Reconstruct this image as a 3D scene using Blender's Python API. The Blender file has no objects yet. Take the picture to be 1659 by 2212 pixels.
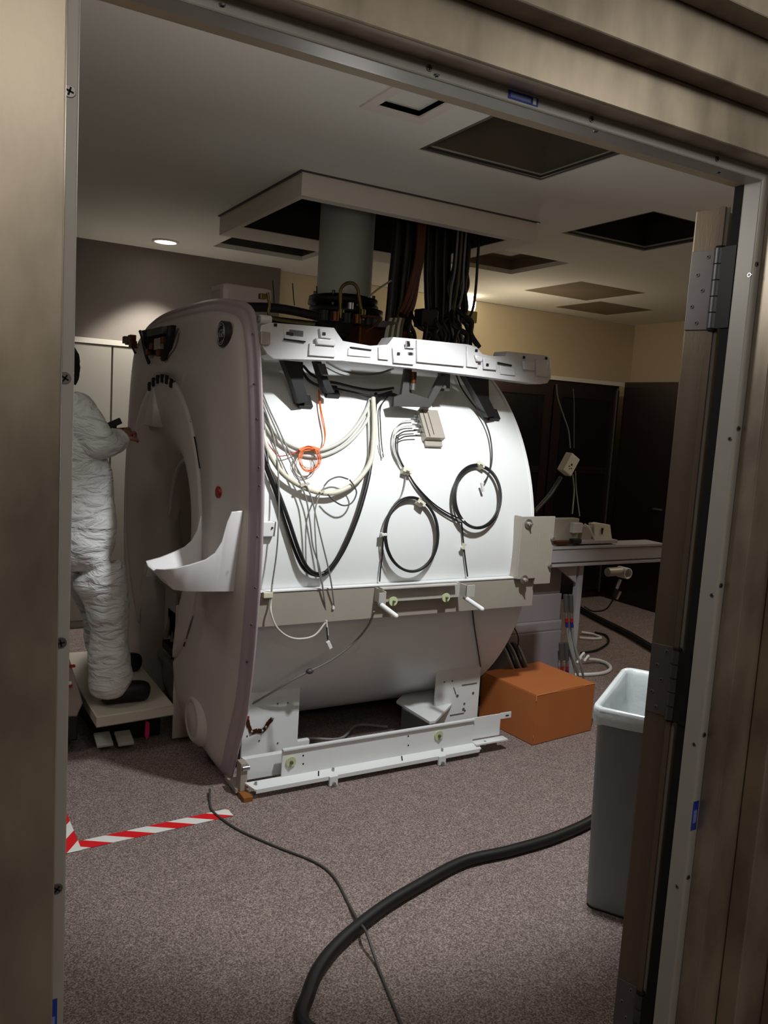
import bpy, bmesh, math, random
from mathutils import Vector, Matrix, noise
random.seed(7)
PI = math.pi
SC = bpy.context.scene
COL = SC.collection

# ------------------------------------------------------------------ camera
CX, CY, FP = 829.5, 1106.0, 1770.0
pitch, roll, yaw = .1175, .0621, 1.0452
EYE = Vector((0, 0, 1.6))
fw = Vector((math.cos(yaw), math.sin(yaw), 0)); rt = Vector((math.sin(yaw), -math.cos(yaw), 0)); up = Vector((0, 0, 1))
F_ = fw*math.cos(pitch) - up*math.sin(pitch)
u_ = fw*math.sin(pitch) + up*math.cos(pitch)
R_ = rt*math.cos(roll) + u_*math.sin(roll)
U_ = -rt*math.sin(roll) + u_*math.cos(roll)
cam = bpy.data.cameras.new('camera'); co = bpy.data.objects.new('camera', cam); COL.objects.link(co)
M = Matrix.Identity(4)
for i in range(3):
    M[i][0] = R_[i]; M[i][1] = U_[i]; M[i][2] = -F_[i]; M[i][3] = EYE[i]
co.matrix_world = M
cam.sensor_fit = 'HORIZONTAL'; cam.sensor_width = 36; cam.lens = FP/1659*36; cam.clip_start = .02
SC.camera = co

def ray(x, y): return F_ + R_*((x-CX)/FP) - U_*((y-CY)/FP)
def PZ(x, y, z=0.0): d = ray(x, y); return EYE + d*((z-EYE.z)/d.z)
def PY(x, y, Y): d = ray(x, y); return EYE + d*(Y/d.y)
def PX(x, y, X): d = ray(x, y); return EYE + d*(X/d.x)
YC, ZC, RV = 4.04, 1.0, .995          # the magnet's axis and radius
def PC(x, y, off=0.0):                # a point on the magnet's barrel
    d = ray(x, y); r = RV+off
    a = d.y**2+d.z**2; oy, oz = -YC, 1.6-ZC
    b = 2*(oy*d.y+oz*d.z); c = oy*oy+oz*oz-r*r; D = b*b-4*a*c
    if D < 0: D = 0
    return EYE + d*((-b-math.sqrt(D))/(2*a))

# ------------------------------------------------------------------ materials
def lin(c):
    return tuple(((v/255)/12.92 if v/255 <= .04045 else ((v/255+.055)/1.055)**2.4) for v in c)+(1,)
MATS = {}
def mat(name, rgb, rough=.5, metal=0, bump=0, bscale=50, var=0, vscale=5, stretch=None, emit=0, coat=0, spec=.5, alpha=1, trans=0, rvar=0):
    if name in MATS: return MATS[name]
    m = bpy.data.materials.new(name); m.use_nodes = True
    nt = m.node_tree; N = nt.nodes; L = nt.links; p = N['Principled BSDF']
    c = lin(rgb)
    p.inputs['Base Color'].default_value = c; p.inputs['Roughness'].default_value = rough; p.inputs['Metallic'].default_value = metal
    p.inputs['Specular IOR Level'].default_value = spec
    p.inputs['Coat Weight'].default_value = coat; p.inputs['Alpha'].default_value = alpha
    p.inputs['Transmission Weight'].default_value = trans
    if emit: p.inputs['Emission Color'].default_value = c; p.inputs['Emission Strength'].default_value = emit
    tc = N.new('ShaderNodeTexCoord'); mp = N.new('ShaderNodeMapping'); L.new(tc.outputs['Object'], mp.inputs['Vector'])
    if stretch: mp.inputs['Scale'].default_value = stretch
    if var:
        n = N.new('ShaderNodeTexNoise'); n.inputs['Scale'].default_value = vscale; n.inputs['Detail'].default_value = 6
        L.new(mp.outputs['Vector'], n.inputs['Vector'])
        r = N.new('ShaderNodeValToRGB'); L.new(n.outputs['Fac'], r.inputs['Fac'])
        r.color_ramp.elements[0].position = .3; r.color_ramp.elements[1].position = .7
        r.color_ramp.elements[0].color = tuple(v*(1-var) for v in c[:3])+(1,)
        r.color_ramp.elements[1].color = tuple(min(1, v*(1+var)) for v in c[:3])+(1,)
        L.new(r.outputs['Color'], p.inputs['Base Color'])
        if rvar:
            mr = N.new('ShaderNodeMapRange'); mr.inputs['To Min'].default_value = rough-rvar; mr.inputs['To Max'].default_value = rough+rvar
            L.new(n.outputs['Fac'], mr.inputs['Value']); L.new(mr.outputs['Result'], p.inputs['Roughness'])
    if bump:
        n = N.new('ShaderNodeTexNoise'); n.inputs['Scale'].default_value = bscale; n.inputs['Detail'].default_value = 4
        L.new(mp.outputs['Vector'], n.inputs['Vector'])
        b = N.new('ShaderNodeBump'); b.inputs['Strength'].default_value = bump; b.inputs['Distance'].default_value = .01
        L.new(n.outputs['Fac'], b.inputs['Height']); L.new(b.outputs['Normal'], p.inputs['Normal'])
    MATS[name] = m
    return m

m_white = mat('white_enamel', (226, 228, 228), .38, bump=.02, bscale=200)
m_plastic = mat('white_plastic', (214, 212, 214), .3, coat=.2)
m_cover = mat('cover_plastic', (194, 184, 179), .42, var=.03, vscale=2)
m_rim = mat('cover_rim', (168, 154, 160), .36)
m_bare = mat('grey_sheet_metal', (166, 158, 147), .42, .15, var=.05, vscale=3)
m_alu = mat('aluminium', (184, 181, 174), .45, .12, var=.05, vscale=2, stretch=(8, 8, .6))
m_steel = mat('steel', (170, 170, 172), .3, .9)
m_frame = mat('galvanised_frame', (178, 167, 150), .40, .72, var=.30, vscale=9, stretch=(1.2, 1.2, .55), rvar=.1)
m_framed = mat('bronze_door_edge', (134, 121, 107), .4, .72, var=.12, vscale=3, stretch=(3, 3, .5), bump=.03, bscale=90, rvar=.05)
m_hinge = mat('hinge_steel', (132, 128, 128), .4, .8, var=.08, vscale=8)
m_hbar = mat('hinge_barrel_steel', (98, 98, 100), .45, .8, var=.1, vscale=12)
m_black = mat('black_rubber', (16, 15, 15), .5)
m_cable = mat('black_cable_jacket', (24, 23, 24), .42)
m_blackp = mat('black_paint', (20, 20, 21), .45)
m_gap = mat('black_seal', (7, 7, 7), .8)
m_grey = mat('grey_cable_jacket', (128, 126, 122), .5)
m_lgrey = mat('pale_cable_jacket', (196, 194, 188), .5)
m_cream = mat('cream_hose', (206, 202, 184), .45)
m_orange = mat('orange_wire', (232, 112, 52), .5)
m_red = mat('red_wire', (190, 40, 40), .5)
m_brownc = mat('rust_brown_cable', (92, 44, 26), .5)
m_olive = mat('olive_cable', (96, 90, 52), .5)
m_copper = mat('copper', (96, 58, 36), .4, .8, var=.15, vscale=20)
m_brass = mat('brass', (104, 94, 56), .38, .8, var=.1, vscale=20)
m_dark = mat('dark_metal', (40, 40, 40), .5, .6)
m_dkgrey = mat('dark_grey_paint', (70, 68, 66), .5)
m_green = mat('pale_green_nylon', (196, 206, 160), .4)
m_paint = mat('beige_wall_paint', (206, 190, 160), .85, bump=.03, bscale=150)
m_paint_dim = mat('dimmed_wall_paint', (112, 104, 97), .85, bump=.03, bscale=150)  # darkened tone: holds the back wall's shade, cuts bounce in the hall
m_ceil = mat('ceiling_paint', (228, 226, 216), .9, bump=.02, bscale=120)
m_bulk = mat('bulkhead_paint', (226, 218, 208), .85)
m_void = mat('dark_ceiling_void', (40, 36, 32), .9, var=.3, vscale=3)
m_shaft = mat('galvanised_shaft', (170, 160, 146), .3, .6, var=.2, vscale=2)
m_hatch = mat('brown_hatch_panel', (118, 104, 84), .7, var=.04)
m_pipe = mat('quench_pipe_sleeve', (196, 198, 190), .7, bump=.03, bscale=30)
m_wood = mat('dark_wood', (26, 12, 10), .4, var=.25, vscale=4, stretch=(6, 6, .5), coat=.15)
m_glass = mat('dark_glass', (18, 17, 16), .25, coat=.3)
m_cab = mat('white_laminate', (156, 150, 140), .5)
m_trimlt = mat('pale_trim', (206, 200, 186), .5)
m_bin = mat('grey_bin_plastic', (150, 160, 160), .5, bump=.03, bscale=200)
m_tan = mat('cream_platform', (206, 198, 182), .5)
m_pink = mat('pink_tag', (205, 24, 92), .6)
m_blue = mat('blue_label', (36, 62, 168), .5)
m_bluelt = mat('pale_blue_print', (130, 148, 206), .5)
m_whitep = mat('white_print', (225, 225, 225), .5)
m_redm = mat('red_button', (140, 26, 30), .4)
m_bluem = mat('blue_marker', (30, 40, 120), .4)
m_skin = mat('skin', (150, 104, 80), .5)
m_hair = mat('black_hair', (12, 10, 9), .6, bump=.4, bscale=90)
m_shoe = mat('black_shoe', (9, 9, 10), .5)
m_lampw = mat('lamp_glow_white', (255, 252, 245), .5, emit=14)
m_lampy = mat('lamp_glow_warm', (255, 244, 222), .5, emit=8)
m_badge = mat('badge_dark', (34, 33, 36), .4)
m_badgel = mat('badge_silver', (170, 168, 172), .35, .3)
m_print = mat('grey_print', (92, 90, 92), .6)
m_amber = mat('amber_plastic', (140, 86, 36), .6)
m_liner = mat('bag_plastic', (222, 228, 230), .3, bump=.35, bscale=14, coat=.3)
m_liner.node_tree.nodes['Principled BSDF'].inputs['Transmission Weight'].default_value = .15

def carpet():
    m = bpy.data.materials.new('mauve_brown_carpet'); m.use_nodes = True
    nt = m.node_tree; N = nt.nodes; L = nt.links; p = N['Principled BSDF']
    p.inputs['Roughness'].default_value = .95; p.inputs['Specular IOR Level'].default_value = .15
    tc = N.new('ShaderNodeTexCoord')
    n1 = N.new('ShaderNodeTexNoise'); n1.inputs['Scale'].default_value = 210; n1.inputs['Detail'].default_value = 3
    n2 = N.new('ShaderNodeTexNoise'); n2.inputs['Scale'].default_value = 14; n2.inputs['Detail'].default_value = 3
    v = N.new('ShaderNodeTexVoronoi'); v.inputs['Scale'].default_value = 230
    for n in (n1, n2, v): L.new(tc.outputs['Object'], n.inputs['Vector'])
    r = N.new('ShaderNodeValToRGB'); e = r.color_ramp.elements
    e[0].position = .34; e[0].color = lin((98, 85, 82)); e[1].position = .66; e[1].color = lin((178, 162, 157))
    x = e.new(.5); x.color = lin((136, 121, 117))
    L.new(n1.outputs['Fac'], r.inputs['Fac'])
    mx = N.new('ShaderNodeMixRGB'); mx.blend_type = 'MULTIPLY'; mx.inputs['Fac'].default_value = .45
    r2 = N.new('ShaderNodeValToRGB'); r2.color_ramp.elements[0].position = .3; r2.color_ramp.elements[1].position = .7
    r2.color_ramp.elements[0].color = (.72, .7, .72, 1); r2.color_ramp.elements[1].color = (1, 1, 1, 1)
    L.new(n2.outputs['Fac'], r2.inputs['Fac']); L.new(r.outputs['Color'], mx.inputs[1]); L.new(r2.outputs['Color'], mx.inputs[2])
    L.new(mx.outputs['Color'], p.inputs['Base Color'])
    b = N.new('ShaderNodeBump'); b.inputs['Strength'].default_value = .6; b.inputs['Distance'].default_value = .004
    L.new(v.outputs['Distance'], b.inputs['Height']); L.new(b.outputs['Normal'], p.inputs['Normal'])
    return m
m_carpet = carpet()

def tape_mat():
    m = bpy.data.materials.new('red_white_hazard_tape'); m.use_nodes = True
    nt = m.node_tree; N = nt.nodes; L = nt.links; p = N['Principled BSDF']
    tc = N.new('ShaderNodeTexCoord'); sx = N.new('ShaderNodeSeparateXYZ'); L.new(tc.outputs['Object'], sx.inputs[0])
    ma = N.new('ShaderNodeMath'); ma.operation = 'MULTIPLY_ADD'; ma.inputs[1].default_value = 1.45
    L.new(sx.outputs['Y'], ma.inputs[0]); L.new(sx.outputs['X'], ma.inputs[2])
    a2 = N.new('ShaderNodeMath'); a2.operation = 'ADD'; a2.inputs[1].default_value = 5.0; L.new(ma.outputs[0], a2.inputs[0])
    mo = N.new('ShaderNodeMath'); mo.operation = 'MODULO'; mo.inputs[1].default_value = .155; L.new(a2.outputs[0], mo.inputs[0])
    gt = N.new('ShaderNodeMath'); gt.operation = 'GREATER_THAN'; gt.inputs[1].default_value = .0775; L.new(mo.outputs[0], gt.inputs[0])
    mx = N.new('ShaderNodeMixRGB'); mx.inputs[1].default_value = lin((232, 232, 228)); mx.inputs[2].default_value = lin((222, 30, 38))
    L.new(gt.outputs[0], mx.inputs['Fac']); L.new(mx.outputs['Color'], p.inputs['Base Color']); p.inputs['Roughness'].default_value = .4
    return m
m_tape = tape_mat()

def coverall_mat():
    m = bpy.data.materials.new('white_coverall'); m.use_nodes = True
    nt = m.node_tree; N = nt.nodes; L = nt.links; p = N['Principled BSDF']
    p.inputs['Base Color'].default_value = lin((222, 224, 224)); p.inputs['Roughness'].default_value = .55
    p.inputs['Subsurface Weight'].default_value = 0
    tc = N.new('ShaderNodeTexCoord'); mp = N.new('ShaderNodeMapping'); mp.inputs['Scale'].default_value = (1, 1, 2.4); L.new(tc.outputs['Object'], mp.inputs[0])
    n = N.new('ShaderNodeTexNoise'); n.inputs['Scale'].default_value = 9; n.inputs['Detail'].default_value = 4; n.inputs['Distortion'].default_value = .8
    L.new(mp.outputs[0], n.inputs['Vector'])
    b = N.new('ShaderNodeBump'); b.inputs['Strength'].default_value = 1; b.inputs['Distance'].default_value = .035
    L.new(n.outputs['Fac'], b.inputs['Height']); L.new(b.outputs['Normal'], p.inputs['Normal'])
    return m
m_suit = coverall_mat()

# ------------------------------------------------------------------ mesh helpers
WORIG = {}
def catmull(pts, n=6):
    pts = [Vector(p) for p in pts]
    if len(pts) < 3: return pts
    P = [pts[0]*2-pts[1]]+pts+[pts[-1]*2-pts[-2]]
    out = []
    for i in range(1, len(P)-2):
        a, b, c, d = P[i-1], P[i], P[i+1], P[i+2]
        for k in range(n):
            t = k/n
            out.append(.5*((2*b)+(c-a)*t+(2*a-5*b+4*c-d)*t*t+(3*b-a-3*c+d)*t**3))
    out.append(pts[-1])
    return out

class MB:
    def __init__(s): s.bm = bmesh.new(); s.mi = 0; s.mats = []
    def use(s, m):
        if m not in s.mats: s.mats.append(m)
        s.mi = s.mats.index(m); return s
    def _f(s, vs, smooth=False):
        try: f = s.bm.faces.new(vs)
        except ValueError: return None
        f.material_index = s.mi; f.smooth = smooth; return f
    def box(s, a, b, bev=0, rot=None, about=None):
        a = Vector(a); b = Vector(b)
        c = (a+b)/2; h = Vector((abs(b.x-a.x), abs(b.y-a.y), abs(b.z-a.z)))/2
        return s.obox(c, (Vector((1, 0, 0)), Vector((0, 1, 0)), Vector((0, 0, 1))), h, bev)
    def obox(s, c, ax, h, bev=0):
        c = Vector(c); ax = [Vector(a).normalized() for a in ax]
        vs = []
        for i in (-1, 1):
            for j in (-1, 1):
                for k in (-1, 1): vs.append(s.bm.verts.new(c+ax[0]*h[0]*i+ax[1]*h[1]*j+ax[2]*h[2]*k))
        fs = [(0, 1, 3, 2), (4, 6, 7, 5), (0, 4, 5, 1), (2, 3, 7, 6), (0, 2, 6, 4), (1, 5, 7, 3)]
        F = [s._f([vs[i] for i in f]) for f in fs]
        if bev:
            E = list({e for f in F for e in f.edges})
            r = bmesh.ops.bevel(s.bm, geom=E, offset=bev, segments=2, affect='EDGES', profile=.6)
            for f in r['faces']: f.material_index = s.mi
        return s
    def prism(s, pts, d, bev=0, smooth=False):          # planar outline extruded by vector d
        d = Vector(d)
        A = [s.bm.verts.new(Vector(p)) for p in pts]; B = [s.bm.verts.new(Vector(p)+d) for p in pts]
        F = [s._f(A), s._f(B[::-1])]
        n = len(A)
        for i in range(n): F.append(s._f([A[i], B[i], B[(i+1) % n], A[(i+1) % n]], smooth))
        if bev:
            E = [e for e in F[0].edges]+[e for e in F[1].edges]
            r = bmesh.ops.bevel(s.bm, geom=E, offset=bev, segments=2, affect='EDGES', profile=.6)
            for f in r['faces']: f.material_index = s.mi; f.smooth = True
        return s
    def tube(s, pts, r, seg=8, smooth_n=6, r2=None, cap=True):
        P = catmull(pts, smooth_n) if smooth_n else [Vector(p) for p in pts]
        Q = [P[0]]
        for p in P[1:]:
            if (p-Q[-1]).length > 1e-5: Q.append(p)
        P = Q; n = len(P)
        if n < 2: return s
        T = [(P[min(i+1, n-1)]-P[max(i-1, 0)]).normalized() for i in range(n)]
        N0 = T[0].orthogonal().normalized(); rings = []
        for i in range(n):
            N0 = (N0-T[i]*N0.dot(T[i]))
            if N0.length < 1e-6: N0 = T[i].orthogonal()
            N0.normalize(); Bn = T[i].cross(N0)
            rr = r if r2 is None else r+(r2-r)*i/(n-1)
            if callable(r): rr = r(i/(n-1))
            rings.append([s.bm.verts.new(P[i]+(N0*math.cos(2*PI*k/seg)+Bn*math.sin(2*PI*k/seg))*rr) for k in range(seg)])
        for i in range(n-1):
            for k in range(seg):
                s._f([rings[i][k], rings[i][(k+1) % seg], rings[i+1][(k+1) % seg], rings[i+1][k]], True)
        if cap:
            for cf in (s._f(rings[0][::-1]), s._f(rings[-1])):
                if cf:
                    for e in cf.edges: e.smooth = False
        return s
    def cyl(s, a, b, r, seg=24, r2=None): return s.tube([a, b], r, seg, 0, r2=r2)
    def ball(s, c, r, seg=12, sc=(1, 1, 1)):
        mt = Matrix.Translation(Vector(c)) @ Matrix.Diagonal((r*sc[0], r*sc[1], r*sc[2], 1))
        g = bmesh.ops.create_uvsphere(s.bm, u_segments=seg, v_segments=seg//2+2, radius=1, matrix=mt)
        for v in g['verts']:
            for f in v.link_faces: f.material_index = s.mi; f.smooth = True
        return s
    def lathe(s, prof, c, axis='X', seg=64, close=False):   # prof: list of (pos along axis, radius)
        rings = []
        for (a, r) in prof:
            ring = []
            for k in range(seg):
                t = 2*PI*k/seg
                if axis == 'X': v = (a, c[0]+r*math.cos(t), c[1]+r*math.sin(t))
                elif axis == 'Z': v = (c[0]+r*math.cos(t), c[1]+r*math.sin(t), a)
                else: v = (c[0]+r*math.cos(t), a, c[1]+r*math.sin(t))
                ring.append(s.bm.verts.new(v))
            rings.append(ring)
        n = len(rings)
        for i in range(n if close else n-1):
            for k in range(seg):
                s._f([rings[i][k], rings[i][(k+1) % seg], rings[(i+1) % n][(k+1) % seg], rings[(i+1) % n][k]], True)
        return s
    def build(s, name, m=None, parent=None, normals=True):
        bm = s.bm
        if normals: bmesh.ops.recalc_face_normals(bm, faces=bm.faces)
        vs = [v.co for v in bm.verts]
        lo = Vector((min(v.x for v in vs), min(v.y for v in vs), min(v.z for v in vs)))
        hi = Vector((max(v.x for v in vs), max(v.y for v in vs), max(v.z for v in vs)))
        o0 = (lo+hi)/2
        if parent is None: o0.z = lo.z
        bmesh.ops.translate(bm, verts=bm.verts, vec=-o0)
        me = bpy.data.meshes.new(name); bm.to_mesh(me); bm.free()
        for q in (s.mats or [m]): me.materials.append(q)
        o = bpy.data.objects.new(name, me); COL.objects.link(o)
        if parent is not None:
            o.parent = parent; o.location = o0-WORIG[parent.name]
        else: o.location = o0
        WORIG[o.name] = o0
        return o
def _islands(bm):
    seen = set(); out = []
    for v in bm.verts:
        if v in seen: continue
        st = [v]; seen.add(v); comp = []
        while st:
            q = st.pop(); comp.append(q)
            for e in q.link_edges:
                w_ = e.other_vert(q)
                if w_ not in seen: seen.add(w_); st.append(w_)
        out.append(comp)
    return out
def build_each(mb, name, m=None, parent=None, gap=.0015):
    """one object for every separate piece of the collected mesh"""
    cl = []
    for comp in _islands(mb.bm):
        lo = [min(v.co[i] for v in comp)-gap for i in range(3)]; hi = [max(v.co[i] for v in comp)+gap for i in range(3)]
        cl.append([comp, lo, hi])
    ch = True
    while ch:
        ch = False
        for i in range(len(cl)):
            for j in range(i+1, len(cl)):
                a, c = cl[i], cl[j]
                if all(a[1][k] <= c[2][k] and c[1][k] <= a[2][k] for k in range(3)):
                    cl[i] = [a[0]+c[0], [min(a[1][k], c[1][k]) for k in range(3)], [max(a[2][k], c[2][k]) for k in range(3)]]
                    cl.pop(j); ch = True; break
            if ch: break
    res = []
    for comp, lo, hi in cl:
        n = MB(); mp = {v: n.bm.verts.new(v.co) for v in comp}; used = []
        for f in {f for v in comp for f in v.link_faces}:
            g = n.bm.faces.new([mp[v] for v in f.verts]); g.smooth = f.smooth
            for e0_, e1_ in zip(f.edges, g.edges): e1_.smooth = e0_.smooth
            q = mb.mats[f.material_index] if mb.mats else m
            if q not in used: used.append(q)
            g.material_index = used.index(q)
        n.mats = used; res.append(n.build(name, m, parent))
    mb.bm.free(); return res
def tag(o, label, cat=None, group=None):
    o['label'] = label
    if cat: o['category'] = cat
    if group: o['group'] = group
    return o
def thing(name, loc, label, cat, group=None):
    o = bpy.data.objects.new(name, None); COL.objects.link(o); o.location = loc; o.empty_display_size = .1
    WORIG[o.name] = Vector(loc); return tag(o, label, cat, group)
def struct(o): o['kind'] = 'structure'; return o
def cable(name, pts, r, m, label, group=None, parent=None, cat='cable', seg=8, n=6):
    b = MB(); b.tube(pts, r, seg, n); o = b.build(name, m, parent)
    if parent is None: tag(o, label, cat, group)
    elif label: o['label'] = label
    return o
def screw(c, nrm, r, parent, m=None, name='screw'):
    c = Vector(c); nrm = Vector(nrm).normalized(); t = nrm.orthogonal().normalized(); q = nrm.cross(t)
    a = random.random()*1.5; t, q = t*math.cos(a)+q*math.sin(a), q*math.cos(a)-t*math.sin(a)
    b = MB(); b.use(m or m_hinge).cyl(c-nrm*.001, c+nrm*.0015, r, 14, r2=r*.85)
    b.use(m_gap).obox(c+nrm*.0016, (t, q, nrm), (r*.6, r*.13, .0004)).obox(c+nrm*.0016, (t, q, nrm), (r*.13, r*.6, .0004))
    return b.build(name, None, parent)

# ------------------------------------------------------------------ the room shell
H = 2.65
XL, XR, YN, YF = -1.6, 6.3, 1.25, 6.05
b = MB(); b.box((XL-.2, -2.2, -.06), (XR+.2, YF+.2, 0)); struct(b.build('floor', m_carpet))
holes = [(1.74, 2.37, 2.28, 2.91), (3.09, 3.74, 2.93, 3.59), (4.21, 4.88, 4.62, 5.27), (4.97, 5.61, 5.2, 5.77), (3.05, 3.7, 4.18, 4.79), (1.75, 2.4, 4.97, 5.52),
         (1.53, 2.70, 3.55, 4.33), (1.38, 1.55, 2.41, 2.60)]
def slab_with_holes(b, x0, x1, y0, y1, z0, z1, hs):
    xs = sorted({x0, x1, *[h[0] for h in hs], *[h[1] for h in hs]}); ys = sorted({y0, y1, *[h[2] for h in hs], *[h[3] for h in hs]})
    inside = lambda i, j: any(h[0] <= (xs[i]+xs[i+1])/2 <= h[1] and h[2] <= (ys[j]+ys[j+1])/2 <= h[3] for h in hs)
    V = {}
    def v(i, j, z):
        k = (i, j, z)
        if k not in V: V[k] = b.bm.verts.new((xs[i], ys[j], z))
        return V[k]
    nx, ny = len(xs)-1, len(ys)-1
    for i in range(nx):
        for j in range(ny):
            if inside(i, j): continue
            for z in (z0, z1): b._f([v(i, j, z), v(i+1, j, z), v(i+1, j+1, z), v(i, j+1, z)])
            for (di, dj, a, c) in ((-1, 0, (i, j), (i, j+1)), (1, 0, (i+1, j), (i+1, j+1)), (0, -1, (i, j), (i+1, j)), (0, 1, (i, j+1), (i+1, j+1))):
                I, J = i+di, j+dj
                if not (0 <= I < nx and 0 <= J < ny) or inside(I, J):
                    b._f([v(*a, z0), v(*c, z0), v(*c, z1), v(*a, z1)])
b = MB(); slab_with_holes(b, XL, XR, YN, YF, H, H+.03, holes); struct(b.build('ceiling', m_ceil))
# shafts above the openings
def shaft(h, depth, m, name, rim=True):
    x0, x1, y0, y1 = h; z0, z1 = H+.0, H+depth; t = .012; b = MB(); b.use(m)
    b.box((x0-t, y0-t, z0+.031), (x0, y1+t, z1)).box((x1, y0-t, z0+.031), (x1+t, y1+t, z1)).box((x0, y0-t, z0+.031), (x1, y0, z1)).box((x0, y1, z0+.031), (x1, y1+t, z1)).box((x0-t, y0-t, z1), (x1+t, y1+t, z1+t))
    if rim:
        b.use(m_dkgrey)
        w = .022; z = H+.004
        b.box((x0, y0, z), (x0+w, y1, z+.01)).box((x1-w, y0, z), (x1, y1, z+.01)).box((x0+w, y0, z), (x1-w, y0+w, z+.01)).box((x0+w, y1-w, z), (x1-w, y1, z+.01))
    return struct(b.build(name))
shaft(holes[0], .5, m_shaft, 'trim_1')
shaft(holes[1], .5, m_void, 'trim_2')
shaft(holes[4], .1, m_hatch, 'trim_3', False)
shaft(holes[5], .12, m_dkgrey, 'trim_4', False)
for k_, h_ in ((5, holes[2]), (6, holes[3])):
    b = MB(); b.box((h_[0]+.002, h_[2]+.002, 2.651), (h_[1]-.002, h_[3]-.002, 2.668)); struct(b.build('trim_%d' % k_, m_hatch))
# bulkhead round the quench pipe
b = MB(); b.use(m_bulk)
slab_with_holes(b, 1.50, 2.84, 3.49, 4.62, 2.545, 2.65, [(1.53, 2.70, 3.55, 4.33)])
struct(b.build('trim_7'))
b = MB(); b.use(m_dkgrey); g = .012
b.box((1.50-g, 3.49-g, 2.644), (2.84+g, 3.49, 2.65)).box((1.50-g, 3.49, 2.644), (1.50, 4.62, 2.65)); struct(b.build('trim_8'))  # dark strips draw the shadow line where bulkhead meets ceiling
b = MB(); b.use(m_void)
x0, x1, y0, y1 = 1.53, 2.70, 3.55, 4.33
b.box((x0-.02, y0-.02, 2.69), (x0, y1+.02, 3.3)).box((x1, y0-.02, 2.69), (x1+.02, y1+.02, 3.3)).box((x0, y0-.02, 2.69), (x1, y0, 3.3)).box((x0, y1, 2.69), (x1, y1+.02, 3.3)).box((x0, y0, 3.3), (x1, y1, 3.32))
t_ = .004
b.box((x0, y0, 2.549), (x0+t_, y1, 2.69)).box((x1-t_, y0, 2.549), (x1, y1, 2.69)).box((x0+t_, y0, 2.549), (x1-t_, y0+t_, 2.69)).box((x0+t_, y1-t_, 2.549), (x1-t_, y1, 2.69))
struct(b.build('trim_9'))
# square diffuser near the door
b = MB(); b.use(m_bulk)
b.box((1.34, 2.36, 2.643), (1.59, 2.41, 2.652)).box((1.34, 2.60, 2.643), (1.59, 2.65, 2.652)).box((1.34, 2.41, 2.643), (1.38, 2.60, 2.652)).box((1.55, 2.41, 2.643), (1.59, 2.60, 2.652))
t = thing('ceiling_vent', (1.465, 2.505, 2.65), 'small square white ceiling vent left of the big metal-lined opening', 'vent')
b.build('vent_frame', None, t)
b = MB(); b.box((1.38, 2.41, 2.668), (1.55, 2.60, 2.672)); b.build('vent_panel', m_ceil, t)
b = MB(); b.use(m_bulk).box((1.378, 2.41, 2.652), (1.38, 2.60, 2.69)).box((1.55, 2.41, 2.652), (1.552, 2.60, 2.69)).box((1.38, 2.408, 2.652), (1.55, 2.41, 2.69)).box((1.38, 2.60, 2.652), (1.55, 2.602, 2.69)); b.build('vent_throat', None, t)

# walls
b = MB(); b.box((XL, YF-.1, 0), (2.42, YF+.1, H)); struct(b.build('wall_back_left', m_paint_dim))  # this section's dim lighting is put into its darker colour
b = MB(); b.box((2.42, YF+.02, 0), (XR, YF+.12, H)); struct(b.build('wall_back', m_paint))
b = MB(); b.box((XR, YN, 0), (XR+.1, YF+.12, H)); struct(b.build('wall_right', m_paint))
b = MB(); b.box((XL-.1, -2.2, 0), (XL, YF+.1, H)); struct(b.build('wall_left', m_paint_dim))
OX0, OX1, OZ = .188, 1.54, 2.134        # clear opening
b = MB(); b.use(m_paint)
b.box((XL, 1.215, 0), (OX0-.005, YN, H)).box((OX1+.06, 1.215, 0), (XR, YN, H)).box((OX0-.005, 1.215, OZ+.005), (OX1+.06, YN, H))
struct(b.build('wall_front'))
b = MB(); b.box((XL, -2.3, 0), (XR, -2.2, H)); struct(b.build('wall_hall', m_paint_dim))
b = MB(); b.box((3.6, -2.2, 0), (3.7, .98, H)); struct(b.build('wall_hall_right', m_paint_dim))
b = MB(); b.box((XL, -2.2, H), (XR, 1.2, H+.03)); struct(b.build('ceiling_hall', m_ceil))
b = MB(); b.use(m_gap).box((OX1+.012, 1.2135, 0), (OX1+.058, YN-.004, OZ+.02)); struct(b.build('trim_10'))

# stepped metal door frame, hall side
def frame_ring(name, i0, o0, ya, yb, m, side_out=None):
    """a U-shaped band: inner offset i0, outer offset o0 from the opening, between depths ya (near) and yb"""
    b = MB(); b.use(m)
    x0, x1, z1 = OX0, OX1, OZ
    O = [(x0-o0, 0), (x0-o0, z1+o0), (x1+o0, z1+o0), (x1+o0, 0)]; I = [(x0-i0, 0), (x0-i0, z1+i0), (x1+i0, z1+i0), (x1+i0, 0)]
    V = {(k, j, y): b.bm.verts.new(((O if k else I)[j][0], y, (O if k else I)[j][1])) for k in (0, 1) for j in range(4) for y in (ya, yb)}
    for j in range(3):
        for y in (ya, yb): b._f([V[0, j, y], V[0, j+1, y], V[1, j+1, y], V[1, j, y]])
        for k in (0, 1): b._f([V[k, j, ya], V[k, j+1, ya], V[k, j+1, yb], V[k, j, yb]])
    for j in (0, 3): b._f([V[0, j, ya], V[1, j, ya], V[1, j, yb], V[0, j, yb]])
    o = struct(b.build(name))
    md = o.modifiers.new('bevel', 'BEVEL'); md.width = .003; md.segments = 2; md.limit_method = 'ANGLE'
    return o
fr1 = frame_ring('trim_11', 0, .030, 1.17, 1.2145, m_alu)
fr2 = frame_ring('trim_12', .0225, .105, 1.121, 1.1695, m_frame)
fr3 = frame_ring('trim_13', .103, .202, 1.072, 1.1205, m_frame)
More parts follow.
